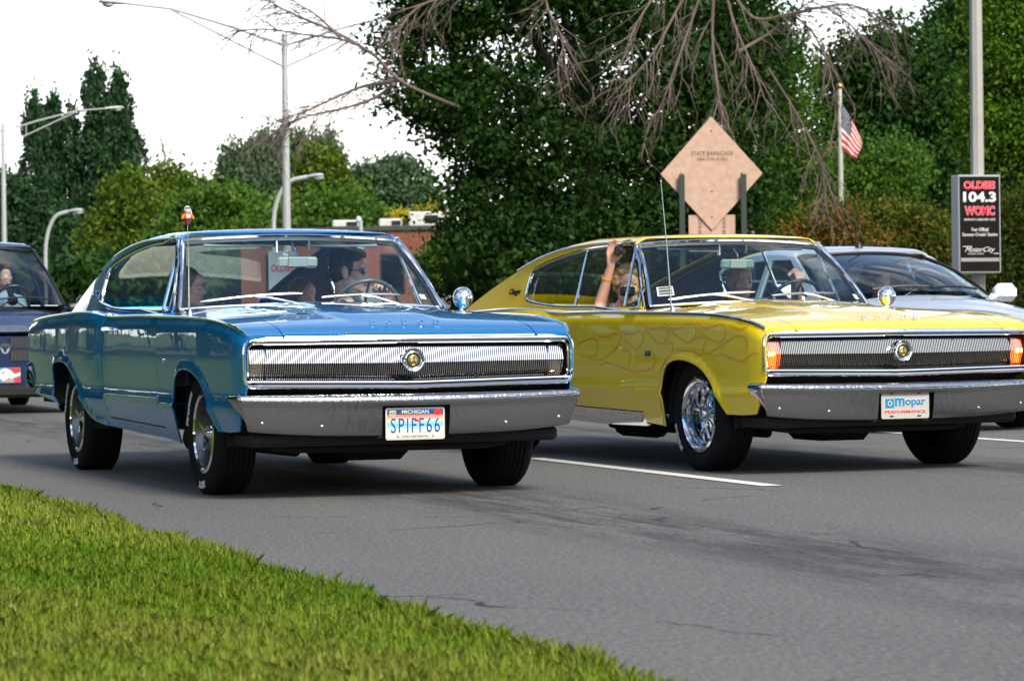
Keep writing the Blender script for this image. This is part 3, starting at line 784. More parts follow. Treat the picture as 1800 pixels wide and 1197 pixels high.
    b = MB(); b.tube([Vector([float(x) for x in fi(a, q)]) for a, q in [(-.985, q) for q in np.linspace(0.02, .97, 12)] + [(a, .975) for a in np.linspace(-.98, .98, 20)] + [(.985, q) for q in np.linspace(.97, .02, 12)]], .017, 6); b.build('windshield_gasket', TRIMBLACK, car)
    # wipers
    for a0, a1 in ((-.86, -.12), (.02, .66)):
        b = MB(); p0 = [wpt(a0 + (a1 - a0) * t, .035 + .05 * math.sin(t * 1.6)) + Vector((.012, 0, .016)) for t in np.linspace(0, 1, 12)]
        b.tube(p0, [.004] + [.008] * 10 + [.004], 6)
        b.build('wiper', mat('wiper_steel', (.55, .53, .50), .3, 1), car)
        b = MB(); b.tube([wpt(a1 - .05, -.02) + Vector((.05, 0, .006)), wpt((a0 + a1) / 2 + .1, .04) + Vector((.028, 0, .018)), wpt((a0 + a1) / 2, .06) + Vector((.02, 0, .02))], .0065, 6); b.build('wiper_arm', CHROME, car)
    # --- front end: frame, grille, letters, bumper
    def fs(y): return .052 + .022 * abs(y / .86)          # plan of the front
    zt = lambda y: .787 - .003 * abs(y) ; zbt = lambda y: .548 + .014 * abs(y / .86)
    def rrect(y1, ztop, zbot, s_add, r0=.035):
        P = []
        for y in np.linspace(-y1 + r0, y1 - r0, 30): P.append((y, ztop(y)))
        for t in (.3, .7): P.append((y1 - r0 + r0 * math.sin(t * PI / 2), ztop(y1) - r0 + r0 * math.cos(t * PI / 2)))
        for z in np.linspace(ztop(y1) - r0, zbot(y1) + r0, 6): P.append((y1, z))
        for t in (.3, .7): P.append((y1 - r0 + r0 * math.cos(t * PI / 2), zbot(y1) + r0 - r0 * math.sin(t * PI / 2)))
        for y in np.linspace(y1 - r0, -y1 + r0, 30): P.append((y, zbot(y)))
        for t in (.3, .7): P.append((-y1 + r0 - r0 * math.sin(t * PI / 2), zbot(y1) + r0 - r0 * math.cos(t * PI / 2)))
        for z in np.linspace(zbot(y1) + r0, ztop(y1) - r0, 6): P.append((-y1, z))
        for t in (.3, .7): P.append((-y1 + r0 - r0 * math.cos(t * PI / 2), ztop(y1) - r0 + r0 * math.sin(t * PI / 2)))
        return [c.P(fs(y) + s_add, y, z) for y, z in P]
    fr = MB(); fr.tube(rrect(.856, zt, zbt, .0), .0105, 8, True); grl = fr.build('grille', CHROME, car)
    b = MB(); b.tube(rrect(.838, lambda y: zt(y) - .016, lambda y: zbt(y) + .024, .012, .03), .006, 6, True)
    b.tube([c.P(fs(y) + .002, y, zbt(y) + .024) for y in np.linspace(-.845, .845, 24)], .006, 6); b.build('grille_frame', CHROME, grl)
    b = MB(); b.grid(lambda i, j: c.P(.185, -.85 + 1.7 * i, .53 + .27 * j), 2, 2)
    for q in (-1, 1): b.add([c.P(.065, q * .853, .56), c.P(.185, q * .83, .57), c.P(.185, q * .83, .78), c.P(.065, q * .853, .785)], [(0, 1, 2, 3)])
    b.grid(lambda i, j: c.P(.07 + .12 * j, -.85 + 1.7 * i, .776), 2, 2); b.grid(lambda i, j: c.P(.06 + .13 * j, -.85 + 1.7 * i, .563), 2, 2)
    b.build('grille_backing', BLACK, grl)
    b = MB()                                                      # knurled black strips between the chrome lines
    for k in range(230):
        y = -.80 + 1.6 * k / 229
        b.box(c.P(fs(y) + .006, y, zbt(y) + .0125), (.008, .0035, .010)); b.box(c.P(fs(y) + .010, y, zt(y) - .0125), (.008, .0035, .008))
    b.build('grille_beading', mat('beading_metal', (.10, .10, .10), .4, 1), grl, kind='stuff')
    b = MB(); n = 150
    for k in range(n):
        y = -.818 + 1.636 * k / (n - 1)
        if abs(y) < .050: zr = None
        zt_, zb_ = zt(y) - .036, zbt(y) + .034; zm = (zt_ + zb_) / 2 + .002; h = .0026 if spec['rocker'] else .0029; s0 = fs(y) + .028
        for (sa, za, sb, zbq) in ((s0 + .022, zt_, s0, zm), (s0, zm, s0 + .024, zb_ + .005), (s0 + .024, zb_ + .005, s0 + .018, zb_)):
            hh = h; h = hh if za > zm + .01 else hh * .55 if zbq > zb_ + .001 else hh
            b.add([c.P(sa, y - h, za), c.P(sa, y + h, za), c.P(sb, y + h, zbq), c.P(sb, y - h, zbq), c.P(sa + .006, y - h, za), c.P(sa + .006, y + h, za), c.P(sb + .006, y + h, zbq), c.P(sb + .006, y - h, zbq)],
                  [(0, 1, 2, 3), (0, 3, 7, 4), (1, 5, 6, 2)]); h = hh
    b.build('grille_bars', spec['bars'], grl, kind='stuff')
    for q in (-1, 1):
        b = MB(); b.box(c.P(.150, q * .785, .668), (.03, .072, .135), None, 0, .008); lo = b.build('turn_signal', AMBER_LIT if spec['lit'] else mat('smoked_lens', (.16, .11, .07), .2, coat=1), grl)
        if spec['lit']: MB().ball(c.P(.128, q * .80, .672), .012).build('bulb', BULB, lo)
        MB().box(c.P(.122, q * .36, .668), (.03, .005, .15)).build('headlight_door', TRIMBLACK, grl); MB().box(c.P(.128, q * .738, .668), (.04, .005, .16)).build('headlight_door', TRIMBLACK, grl)
    Mf = Matrix.Translation(c.P(.052, 0, .682)) @ Matrix.Rotation(PI / 2, 4, 'Y') @ Matrix.Rotation(PI / 2, 4, 'Z')
    b = MB().lathe([(.044, -.03), (.046, .012), (.054, .016), (.058, .010), (.056, -.03)], Mf, 40).lathe([(.041, .0), (.0435, .006), (.038, .008), (.036, .002)], Mf, 40)
    em = b.build('emblem', CHROME, grl)
    b = MB().lathe([(.036, .002), (.0001, .002)], Mf, 30); b.build('emblem_face', TRIMBLACK, em)
    b = MB().lathe([(.026, .003), (.020, .008), (.0001, .010)], Mf, 30); b.build('emblem_boss', GOLD, em)
    b = MB()
    for k in range(3):
        Q = Mf @ Matrix.Rotation(PI / 2 + 2 * PI * k / 3, 4, 'Z'); b.add([Q @ Vector(p) for p in ((.004, 0, .013), (.020, -.002, .012), (.017, .006, .012), (.004, .004, .012), (.017, -.006, .012), (.004, -.004, .012))], [(0, 1, 2, 3), (0, 5, 4, 1)])
    b.build('emblem_star', CHROME, em, smooth=False)
    # hood lip and letters
    b = MB(); b.tube([c.P(fs(y) + .004, y, zt(y) + .012) for y in np.linspace(-.652, .652, 30)], .0085, 8)
    for q in (-1, 1): b.tube([c.P(fs(y) + .004, q * y, zt(y) + .011) for y in np.linspace(.668, .83, 8)], .0075, 8)
    b.build('hood_lip', CHROME, car)
    for k, ch in enumerate('DODGE'):
        y = -.158 + .083 * k; s_ = .185; z = float(c.topz(s_, y / c.yc(s_)))
        M = Matrix.Translation(c.P(s_, y, z + .003)) @ Matrix(((0, 0, 1, 0), (1, 0, 0, 0), (0, 1, 0, 0), (0, 0, 0, 1))) @ Matrix.Rotation(rad(-38), 4, 'X') @ Matrix.Translation((0, .014, 0))
        text_part('hood_letter', ch, CHROME, car, M, width=.032, height=.030, extrude=.008, offset=.03)
    # bumper
    dz = spec['bumper_dz']; pit = BUMPER
    def bpath(u):          # u -1..1 -> (s, y, nx, ny, lift)
        a = abs(u); q = 1 if u > 0 else -1
        if a < .93: y = a / .93 * .865; s = .012 + .050 * (y / .865)**2.2; ang = math.atan(.12 * (y / .865))
        else:
            t = (a - .93) / .07; th = t * 1.35; y = .865 + .040 * math.sin(th); s = .062 + .018 * (1 - math.cos(th)) * 2 + .14 * max(0, t - .45); ang = .12 + th
        return s, q * y, math.cos(ang), q * math.sin(ang), a
    prof = [(-.095, .520), (-.03, .522), (-.006, .516), (.006, .506), (.012, .492), (.012, .474), (.006, .460), (.003, .44), (0, .41), (-.006, .37), (-.013, .335), (-.018, .318), (-.028, .312), (-.06, .313)]
    us = sorted(set([-.19, .19] + list(np.linspace(-.93, .93, 51)) + list(np.linspace(.93, 1, 10)) + list(-np.linspace(.93, 1, 10))))
    b = MB(); V = []; k = len(prof)
    for u in us:
        s, y, nx, ny, a = bpath(u); lift = .012 * a**2; tip = sstep(.94, 1.0, a)
        for o_, z in prof:
            zz = z + lift + dz + (0.030 * a**3) * (.52 - z) / .2 + float(tip) * (.50 - z) * .25
            pinch = 1 - .0 * a
            yy = y + ny * o_ - math.copysign(max(0, (.47 - z)) * .26 * sstep(.86, 1, a), u)
            V.append(c.P(s - nx * o_, yy, zz))
    Fc = []
    for i in range(len(us) - 1):
        um = (us[i] + us[i + 1]) / 2
        for j in range(k - 1):
            if abs(um) < .19 and 5 < j: continue
            Fc.append((i * k + j, i * k + j + 1, (i + 1) * k + j + 1, (i + 1) * k + j))
    b.add(V, Fc); bump = b.build('bumper', pit, car, angle=50)
    for sy in (-1, 1):
        for y_, z_ in ((.80, .455), (.775, .375), (.47, .440), (.48, .355)):
            MB().lathe([(.009, 0), (.007, .004), (.0001, .006)], Matrix.Translation(c.P(.012 + .05 * (y_ / .865)**2.2 + .003 + .07 * (.46 - z_), sy * y_, z_ + dz + .012)) @ Matrix.Rotation(PI / 2, 4, 'Y'), 10).build('bumper_bolt', CHROME, bump)
    b = MB(); b.grid(lambda i, j: c.P(.075 - .02 * j, -.20 + .4 * i, .30 + .175 * j + dz), 2, 2)
    b.build('plate_recess', BLACK, bump)
    # plate
    pz = .368 + spec['plate_dz']
    Mp = Matrix.Translation(c.P(.030, .0, pz)) @ Matrix(((0, 0, 1, 0), (1, 0, 0, 0), (0, 1, 0, 0), (0, 0, 0, 1)))
    spec['plate'](car, Mp)
    # valance, underbody
    b = MB(); b.box(c.P(.32, 0, .30), (.34, 1.62, .075), None, 0, .02); b.box(c.P(.30, 0, .45), (.12, 1.66, .22)); b.build('valance', BLACK, car)
    b = MB(); b.box(c.P(.96, 0, .47), (1.35, 1.10, .36)); b.box(c.P(2.6, 0, .35), (2.0, 1.50, .09)); b.box(c.P(4.35, 0, .55), (1.6, 1.16, .40)); b.box(c.P(4.6, 0, .52), (1.0, 1.62, .26)); b.build('floor_pan', BLACK, car)
    b = MB(); b.box(c.P(.95, 0, .265), (.5, .9, .05), None, 0, .02); b.box(c.P(1.0, .05, .215), (.42, .36, .12), None, 0, .04)
    b.tube([c.P(.42, -.62, .25), c.P(.40, -.5, .235), c.P(.40, .5, .235), c.P(.42, .62, .25)], .016, 6)
    for q in (-1, 1):
        b.tube([c.P(1.1, q * .3, .2), c.P(2.4, q * .3, .19), c.P(3.2, q * .34, .20)], .03, 8); b.tube([c.P(2.5, q * .34, .21), c.P(3.0, q * .34, .21)], .085, 10)
        b.tube([c.P(.9, q * .2, .24), c.P(.9, q * .66, .27)], .035, 8)
    b.tube([c.P(3.88, -.68, .32), c.P(3.88, .68, .32)], .045, 8); b.lathe([(.14, -.1), (.16, 0), (.14, .1), (.05, .13)], Matrix.Translation(c.P(3.88, 0, .32)) @ Matrix.Rotation(PI / 2, 4, 'Y'), 16)
    b.build('chassis', BLACK, car)
    # rear bumper
    b = MB(); n = 21; rpf = [(0, .50), (.02, .515), (.035, .56), (.03, .63), (.02, .655), (-.02, .66)]; V = []
    for i in range(n):
        u = -1 + 2 * i / (n - 1); y = .895 * math.sin(u * PI / 2) if abs(u) < 1 else .895 * u
        s = 5.215 - .28 * max(0, abs(u) - .86)**1.2 * 4
        for o_, z in rpf: V.append(c.P(s + o_, y + math.copysign(o_ * .4 * abs(u), u), z - .02))
    b.add(V, [(i * 6 + j, i * 6 + j + 1, i * 6 + j + 7, i * 6 + j + 6) for i in range(n - 1) for j in range(5)])
    for q in (-1, 1): b.tube([c.P(5.19, q * .888, .615), c.P(5.10, q * .885, .54), c.P(4.97, q * .875, .46)], .014, 6)
    b.build('rear_bumper', CHROME, car)
    # wheels
    for s_, sg, nm in ((.90, -1, 'F'), (.90, 1, 'F'), (3.88, -1, 'R'), (3.88, 1, 'R')):
        wheel(car, c, s_, sg * .752, spec['R'] - .008, spec['R'], spec['rr'], .215 if nm == 'F' else .23, spec['style'], sg, spec['letters'] if sg < 0 else None)
    # mirror, antenna
    b = MB(); q = c.P(1.70, .862, 1.005)
    b.ball(q + Vector((.005, 0, .0)), (.055, .058, .062), 16, 10); b.tube([c.P(1.70, .855, .915), q + Vector((.0, 0, -.04))], [.022, .012], 8); b.lathe([(.035, 0), (.02, .012)], Matrix.Translation(c.P(1.70, .855, .917)), 16)
    b.build('side_mirror', CHROME, car)
    a0 = c.P(1.33, -.800, float(c.topz(1.33, .8 / .88))); L = spec['antenna']
    b = MB(); b.tube([a0, a0 + Vector((-.02, .0, .012)), a0 + L * .5, a0 + L], [.012, .005, .0035, .0022], 6); b.ball(a0 + L, .006, 8, 6); b.lathe([(.02, -.01), (.012, .02), (.006, .03)], Matrix.Translation(a0), 12)
    b.build('antenna', mat('antenna_steel', (.7, .68, .62), .2, 1), car)
    # --- cabin
    vd = spec['vinyl']
    b = MB(); b.grid(lambda i, j: c.P(1.70 + .42 * j, -.74 + 1.48 * i, .935 + .015 * math.sin(PI * i) - (.0 if j < .8 else .05) - .12 * max(0, j - .9) * 8), 12, 12); b.box(c.P(2.02, 0, .76), (.16, 1.46, .26), None, 0, .03); b.build('dashboard', spec['dash'], car)
    b = MB(); b.box(c.P(2.7, 0, .42), (2.0, 1.44, .04)); b.box(c.P(2.75, 0, .50), (1.3, .22, .18), None, 0, .02); b.grid(lambda i, j: c.P(3.72 + 1.36 * j, (2 * i - 1) * (.70 - .10 * j), .90 + .01 * j), 2, 2); b.grid(lambda i, j: c.P(3.70, -.68 + 1.36 * i, .42 + .48 * j), 2, 2); b.build('cabin_floor', vd, car)
    for s_, back in ((2.62, .93), (3.40, .86)):
        for y in (-.37, .37): seat(car, c, s_, y, vd, back=back, m2=mat('seat_trim_metal', (.7, .7, .68), .4, .6) if back > .9 else None)
    steering(car, c, 2.05, .40, .925, .205, 26, spec['wheelcol'], .0125)
    b = MB(); q = c.P(2.07, .012, 1.216); b.box(q, (.02, .235, .062), Matrix.Rotation(rad(10), 3, 'Y'), 0, .012); rm = b.build('rear_view_mirror', spec['mirror'], car)
    b = MB(); b.box(q + Vector((.013, 0.0, 0)), (.012, .115, .055), Matrix.Rotation(rad(10), 3, 'Y'), 0, .004); b.build('mirror_mount', mat('mirror_bracket', (.45, .43, .38), .4, .3), rm)
    b = MB(); b.tube([q + Vector((.012, 0, .02)), q + Vector((.02, -.008, .06)), c.P(2.13, 0, 1.335)], .006, 6)
    b.tube([c.P(2.10, -.10, 1.335), c.P(2.10, -.10, 1.27)], .008, 6); b.tube([c.P(2.10, .09, 1.335), c.P(2.10, .085, 1.285)], .008, 6); b.build('mirror_stem', CHROME, rm)
    for q in (-1, 1):
        b = MB(); b.box(c.P(2.20, q * .30, 1.325), (.13, .42, .018), Matrix.Rotation(rad(14), 3, 'Y'), 0, .006); b.build('sun_visor', spec['visor'], car)
    return car, c

def plate_michigan(car, M):
    m, t, p = nodes('plate_print'); N = t.nodes; c = N.new('ShaderNodeTexCoord'); s = N.new('ShaderNodeSeparateXYZ'); t.links.new(c.outputs['Generated'], s.inputs[0])
    r = N.new('ShaderNodeValToRGB'); e = r.color_ramp.elements; r.color_ramp.interpolation = 'LINEAR'
    st = [(0, (.62, .60, .54)), (.22, (.62, .60, .54)), (.34, (.42, .62, .66)), (.46, (.16, .50, .58)), (.59, (.35, .60, .66)), (.60, (.62, .55, .50)), (.68, (.72, .42, .34)), (.80, (.80, .16, .08)), (.815, (.80, .14, .07)), (.82, (.01, .06, .28)), (1, (.01, .06, .28))]
    e[0].position, e[0].color = st[0][0], (*st[0][1], 1); e[1].position, e[1].color = st[-1][0], (*st[-1][1], 1)
    for q, col in st[1:-1]: k = e.new(q); k.color = (*col, 1)
    t.links.new(s.outputs['Z'], r.inputs['Fac']); t.links.new(r.outputs['Color'], p.inputs['Base Color']); p.inputs['Roughness'].default_value = .35
    def rr(wd, ht, r0, z0, z1):
        P = []
        for sx, sy, a0 in ((1, 1, 0), (-1, 1, PI / 2), (-1, -1, PI), (1, -1, 1.5 * PI)):
            for a in (0, .5, 1): P.append((sx * (wd / 2 - r0) + r0 * math.cos(a0 + a * PI / 2), sy * (ht / 2 - r0) + r0 * math.sin(a0 + a * PI / 2)))
        return MB().prism(P, -z1, -z0, M @ Matrix.Rotation(PI / 2, 4, 'X') @ Matrix.Scale(-1, 4, (0, 0, 1)) if False else M @ Matrix(((1, 0, 0, 0), (0, 0, 1, 0), (0, -1, 0, 0), (0, 0, 0, 1))))
    pl = rr(.308, .158, .010, -.004, .0).build('licence_plate', mat('plate_border', (.60, .58, .52), .35), car, smooth=False)
    rr(.292, .142, .006, -.001, .0022).build('plate_face', m, pl, smooth=False)
    BL = mat('plate_blue', (.01, .045, .25), .4)
    T = lambda x, y, z=.0025: M @ Matrix.Translation((x, y, z))
    text_part('lettering', 'SPIFF66', BL, pl, T(0, -.008), width=.255, height=.072, extrude=.002, offset=-.006, spacing=1.25)
    text_part('lettering', 'MICHIGAN', WHITEPRINT, pl, T(0, .0585), width=.140, height=.018, extrude=.001, offset=.012)
    text_part('lettering', 'Great Lakes Splendor', BL, pl, T(0, -.0625), width=.140, height=.012, extrude=.001, offset=.004)
    RED = mat('plate_red', (.70, .02, .01), .4)
    MB().box((0, 0, 0), (.036, .026, .001), None).build('sticker', RED, pl).matrix_local = T(.117, .055, .003)
    o = MB().box((0, 0, 0), (.034, .026, .001), None).build('sticker', mat('sticker_cream', (.55, .53, .36), .5), pl); o.matrix_local = T(-.118, .053, .003)
    text_part('lettering', 'AUG', TRIMBLACK, pl, T(-.118, .053, .004), width=.028, height=.016, extrude=.0008)
    MB().lathe([(.013, 0), (.0001, .001)], T(.007, .009, .0022), 20, a0=0, a1=PI).build('sun_print', RED, pl)
    for x, y in ((-.088, .064), (.088, .064), (-.092, -.062), (.092, -.062)): MB().lathe([(.005, 0), (.003, .002), (.0001, .003)], T(x, y, .003), 10).build('plate_screw', GREYMETAL, pl)

def plate_parts(car, M):
    P = []
    for sx, sy, a0 in ((1, 1, 0), (-1, 1, PI / 2), (-1, -1, PI), (1, -1, 1.5 * PI)):
        for a in (0, .5, 1): P.append((sx * .143 + .010 * math.cos(a0 + a * PI / 2), sy * .066 + .010 * math.sin(a0 + a * PI / 2)))
    Q = M @ Matrix(((1, 0, 0, 0), (0, 0, 1, 0), (0, -1, 0, 0), (0, 0, 0, 1)))
    pl = MB().prism(P, -.003, .003, Q).build('licence_plate', mat('plate_grey', (.42, .40, .37), .4), car, smooth=False)
    T = lambda x, y, z=.0032: M @ Matrix.Translation((x, y, z))
    BL = mat('plate_cyan', (.0, .19, .46), .4); RED = mat('plate_red', (.70, .02, .01), .4); W = mat('plate_highlight', (.75, .72, .66), .4)
    for dx, dy_, dzz, mm_, of in ((0, .0025, .0032, W, .035), (0, 0, .004, BL, .028)):
        text_part('lettering', 'm', mm_, pl, T(-.036, .018 + dy_, dzz), width=.060, height=.046, extrude=.0015, offset=of); text_part('lettering', 'opar', mm_, pl, T(.064, .0085 + dy_, dzz), width=.130, height=.044, extrude=.0015, offset=of)
    text_part('lettering', 'PERFORMANCE', W, pl, T(0, -.034), width=.262, height=.018, extrude=.001, offset=.02)
    text_part('lettering', 'PERFORMANCE', RED, pl, T(0, -.036, .004), width=.262, height=.017, extrude=.0015, offset=.02)
    o = MB().box((0, 0, 0), (.054, .050, .002)).build('logo_square', BL, pl); o.matrix_local = T(-.100, .010, .004)
    b = MB().lathe([(.016, 0), (.016, .002), (.012, .002), (.012, 0)], T(-.100, .010, .005), 5); b.build('logo_ring', W, pl, smooth=False)
    for x, y in ((-.088, .064), (.088, .064), (-.088, -.062), (.088, -.062)): MB().box(M @ Vector((x, y, .0035)), (.003, .022, .008), None).build('plate_slot', TRIMBLACK, pl)

blue_car, cA = coupe((-.4717, 14.0147), -1.20551, dict(
    label='metallic blue fastback coupe with SPIFF66 licence plate, nearest the grass', paint=BLUE, rocker=False, quarter_glass=False, card=VINYL_L, vinyl=VINYL_B, dash=VINYL_D,
    wheelcol=mat('steering_grey', (.10, .09, .09), .35), mirror=mat('mirror_back', (.40, .39, .34), .4), visor=mat('visor_cloth', (.30, .31, .28), .8), bars=CHROME, lit=False, bumper_dz=-.002, plate_dz=0, plate=plate_michigan,
    R=.325, rr=.203, style='mag', letters=[('Firestone', rad(152), .040, .268), ('INDY', rad(272), .036, .268)], antenna=Vector((-.03, -.0, .49))))
yellow_car, cB = coupe((2.2003, 15.8312), -1.17425, dict(
    label='yellow fastback coupe with orange flame pinstripes and chrome wheels', paint=YELLOW, rocker=True, quarter_glass=True, card=VINYL_D, vinyl=VINYL_D, dash=VINYL_D,
    wheelcol=mat('steering_black', (.015, .02, .03), .3), mirror=mat('mirror_back_green', (.22, .27, .22), .4), visor=mat('visor_dark', (.06, .07, .08), .8), bars=mat('aged_chrome', (.62, .60, .52), .16, 1), lit=True, bumper_dz=-.012, plate_dz=.012, plate=plate_parts,
    R=.335, rr=.212, style='chrome', letters=[('BFGoodrich', rad(210), .026, .285), ('Radial T/A', rad(42), .024, .285)], antenna=Vector((-.10, -.02, .77))))

# flames pinstriped on the yellow car
FLAMES = [[(2.495, .722), (2.376, .744), (2.241, .766), (2.168, .744), (2.16, .696), (2.213, .656), (2.33, .66)],
 [(2.501, .68), (2.345, .647), (2.152, .63), (2.02, .657), (1.889, .697), (1.844, .718)],
 [(2.193, .798), (2.122, .772), (2.005, .772), (1.897, .792), (1.815, .779), (1.842, .736), (1.888, .705), (1.98, .69)],
 [(1.814, .785), (1.718, .736), (1.602, .693)],
 [(2.169, .586), (2.069, .615), (1.943, .605), (1.781, .579), (1.661, .563), (1.5, .571), (1.40, .585), (1.352, .635), (1.384, .702)],
 [(1.796, .694), (1.705, .684), (1.691, .633), (1.749, .585)],
 [(1.902, .835), (1.792, .796), (1.645, .791), (1.56, .802), (1.49, .77), (1.539, .719), (1.603, .685)],
 [(1.581, .872), (1.454, .824), (1.317, .82), (1.222, .828), (1.151, .794), (1.205, .744), (1.265, .728), (1.339, .753), (1.43, .795), (1.509, .804)],
 [(1.229, .868), (1.126, .823), (1.012, .817), (.908, .843), (.818, .842), (.804, .785), (.89, .74), (.979, .753), (1.085, .794), (1.164, .819)],
 [(.803, .862), (.709, .821), (.604, .825), (.509, .845), (.441, .824), (.454, .768), (.517, .741), (.606, .753), (.707, .785), (.798, .826)],
 [(.428, .844), (.328, .82), (.264, .816), (.20, .835)],
 [(1.17, .72), (1.111, .736), (1.108, .686), (1.242, .611), (1.346, .551)],
 [(1.13, .672), (.987, .688), (.844, .684), (.739, .667), (.707, .712), (.676, .753), (.726, .773), (.835, .753), (.909, .728)],
 [(.703, .668), (.562, .7), (.428, .741), (.328, .772), (.234, .768), (.199, .729), (.226, .693)],
 [(.617, .66), (.484, .669), (.374, .649), (.264, .634), (.185, .666), (.132, .682), (.094, .67)]]
FLM = mat('flame_pinstripe', (.88, .36, .0), .35, coat=1)
for sg in (-1, 1):
    b = MB()
    for P in FLAMES:
        Q = smooth_poly(P, 8, False); d = np.gradient(Q, axis=0); nrm = np.stack([-d[:, 1], d[:, 0]], 1); nrm /= np.linalg.norm(nrm, axis=1)[:, None] + 1e-9
        n = len(Q); wd = .0042 * np.minimum(1, np.minimum(np.arange(n) + 2, n + 1 - np.arange(n)) / 8.0); V = []
        for i in range(n):
            for q in (-1, 1):
                s_, z_ = Q[i] + nrm[i] * wd[i] * q
                V.append(cB.P(s_, sg * (float(cB.hw(s_, z_)) + .0022), z_))
        b.add(V, [(2 * i, 2 * i + 1, 2 * i + 3, 2 * i + 2) for i in range(n - 1)])
    b.build('flame_pinstripe', FLM, yellow_car, kind='stuff')

# round toy on the blue car's antenna tip: plain orange figure with a white helmeted head
aT = Vector((0, 0, 0))
tip = blue_car.matrix_basis @ (cA.P(1.33, -.8, float(cA.topz(1.33, .9))) + Vector((-.03, 0, .475)))
toy = thing('antenna_topper', 'small orange figure with a white head on the blue coupe antenna tip', 'antenna topper', tip, -1.2)
ORANGE = mat('toy_orange', (.75, .13, .02), .4); WHITE = mat('toy_white', (.75, .75, .72), .35); MAROON = mat('toy_maroon', (.16, .03, .03), .5)
MB().ball((0, 0, .042), (.020, .023, .024), 14, 10).build('body', ORANGE, toy)
MB().lathe([(.012, 0), (.015, .006), (.014, .020), (.018, .030)], None, 14).build('legs', MAROON, toy)
b = MB(); b.capsule((.0, .022, .05), (.008, .030, .032), .007, .006); b.build('arm', ORANGE, toy)
b = MB(); b.capsule((.0, -.022, .05), (.008, -.030, .032), .007, .006); b.build('arm', ORANGE, toy)
hd = MB().ball((0, 0, .080), (.018, .018, .019), 14, 10).build('head', WHITE, toy)
MB().ball((.009, 0, .086), (.011, .0155, .007), 12, 8).build('visor', MAROON, hd)
MB().box((.020, 0, .043), (.004, .022, .018), None, 0, .002).build('chest_patch', WHITE, toy)
MB().tube([(-.008, .012, .09), (-.014, .024, .062), (-.012, .026, .035)], .006, 8).build('cape', mat('toy_cape', (.55, .50, .52), .5), toy)
# stickers on the windshields
def sticker(car, c, a, q, wd, ht, name, m):
    def f(a_, q_):
        bs, bz, by = 1.625 + .125 * a_ * a_, .978 - .026 * a_ * a_, .752 * a_; hs, hz, hy = 2.115 + .06 * a_ * a_, 1.36 - .024 * a_ * a_, .622 * a_; bow = .018 * math.sin(PI * q_) if False else .018 * math.sin(PI * q_)
        return c.P(bs + (hs - bs) * q_ - bow - .004, by + (hy - by) * q_, bz + (hz - bz) * q_ + bow + .003)
    b = MB(); b.grid(lambda i, j: f(a + (i - .5) * wd, q + (j - .5) * ht), 2, 2)
    return b.build(name, m, car)
STK = mat('sticker_white', (.62, .66, .62), .5); STKD = mat('sticker_dark', (.05, .10, .09), .5)
ws1 = sticker(yellow_car, cB, -.86, .19, .135, .13, 'window_sticker', STK)
for k in range(3): sticker(yellow_car, cB, -.86, .150 + .04 * k, .11, (.022, .03, .022)[k], 'sticker_print', STKD)
for o in [o for o in bpy.data.objects if o.name.startswith('sticker_print')]: o.location += Vector((.003, 0, .003)); o.parent = ws1
sticker(blue_car, cA, .88, .12, .05, .06, 'window_sticker', STK); sticker(yellow_car, cB, .92, .10, .04, .07, 'window_sticker', STK)

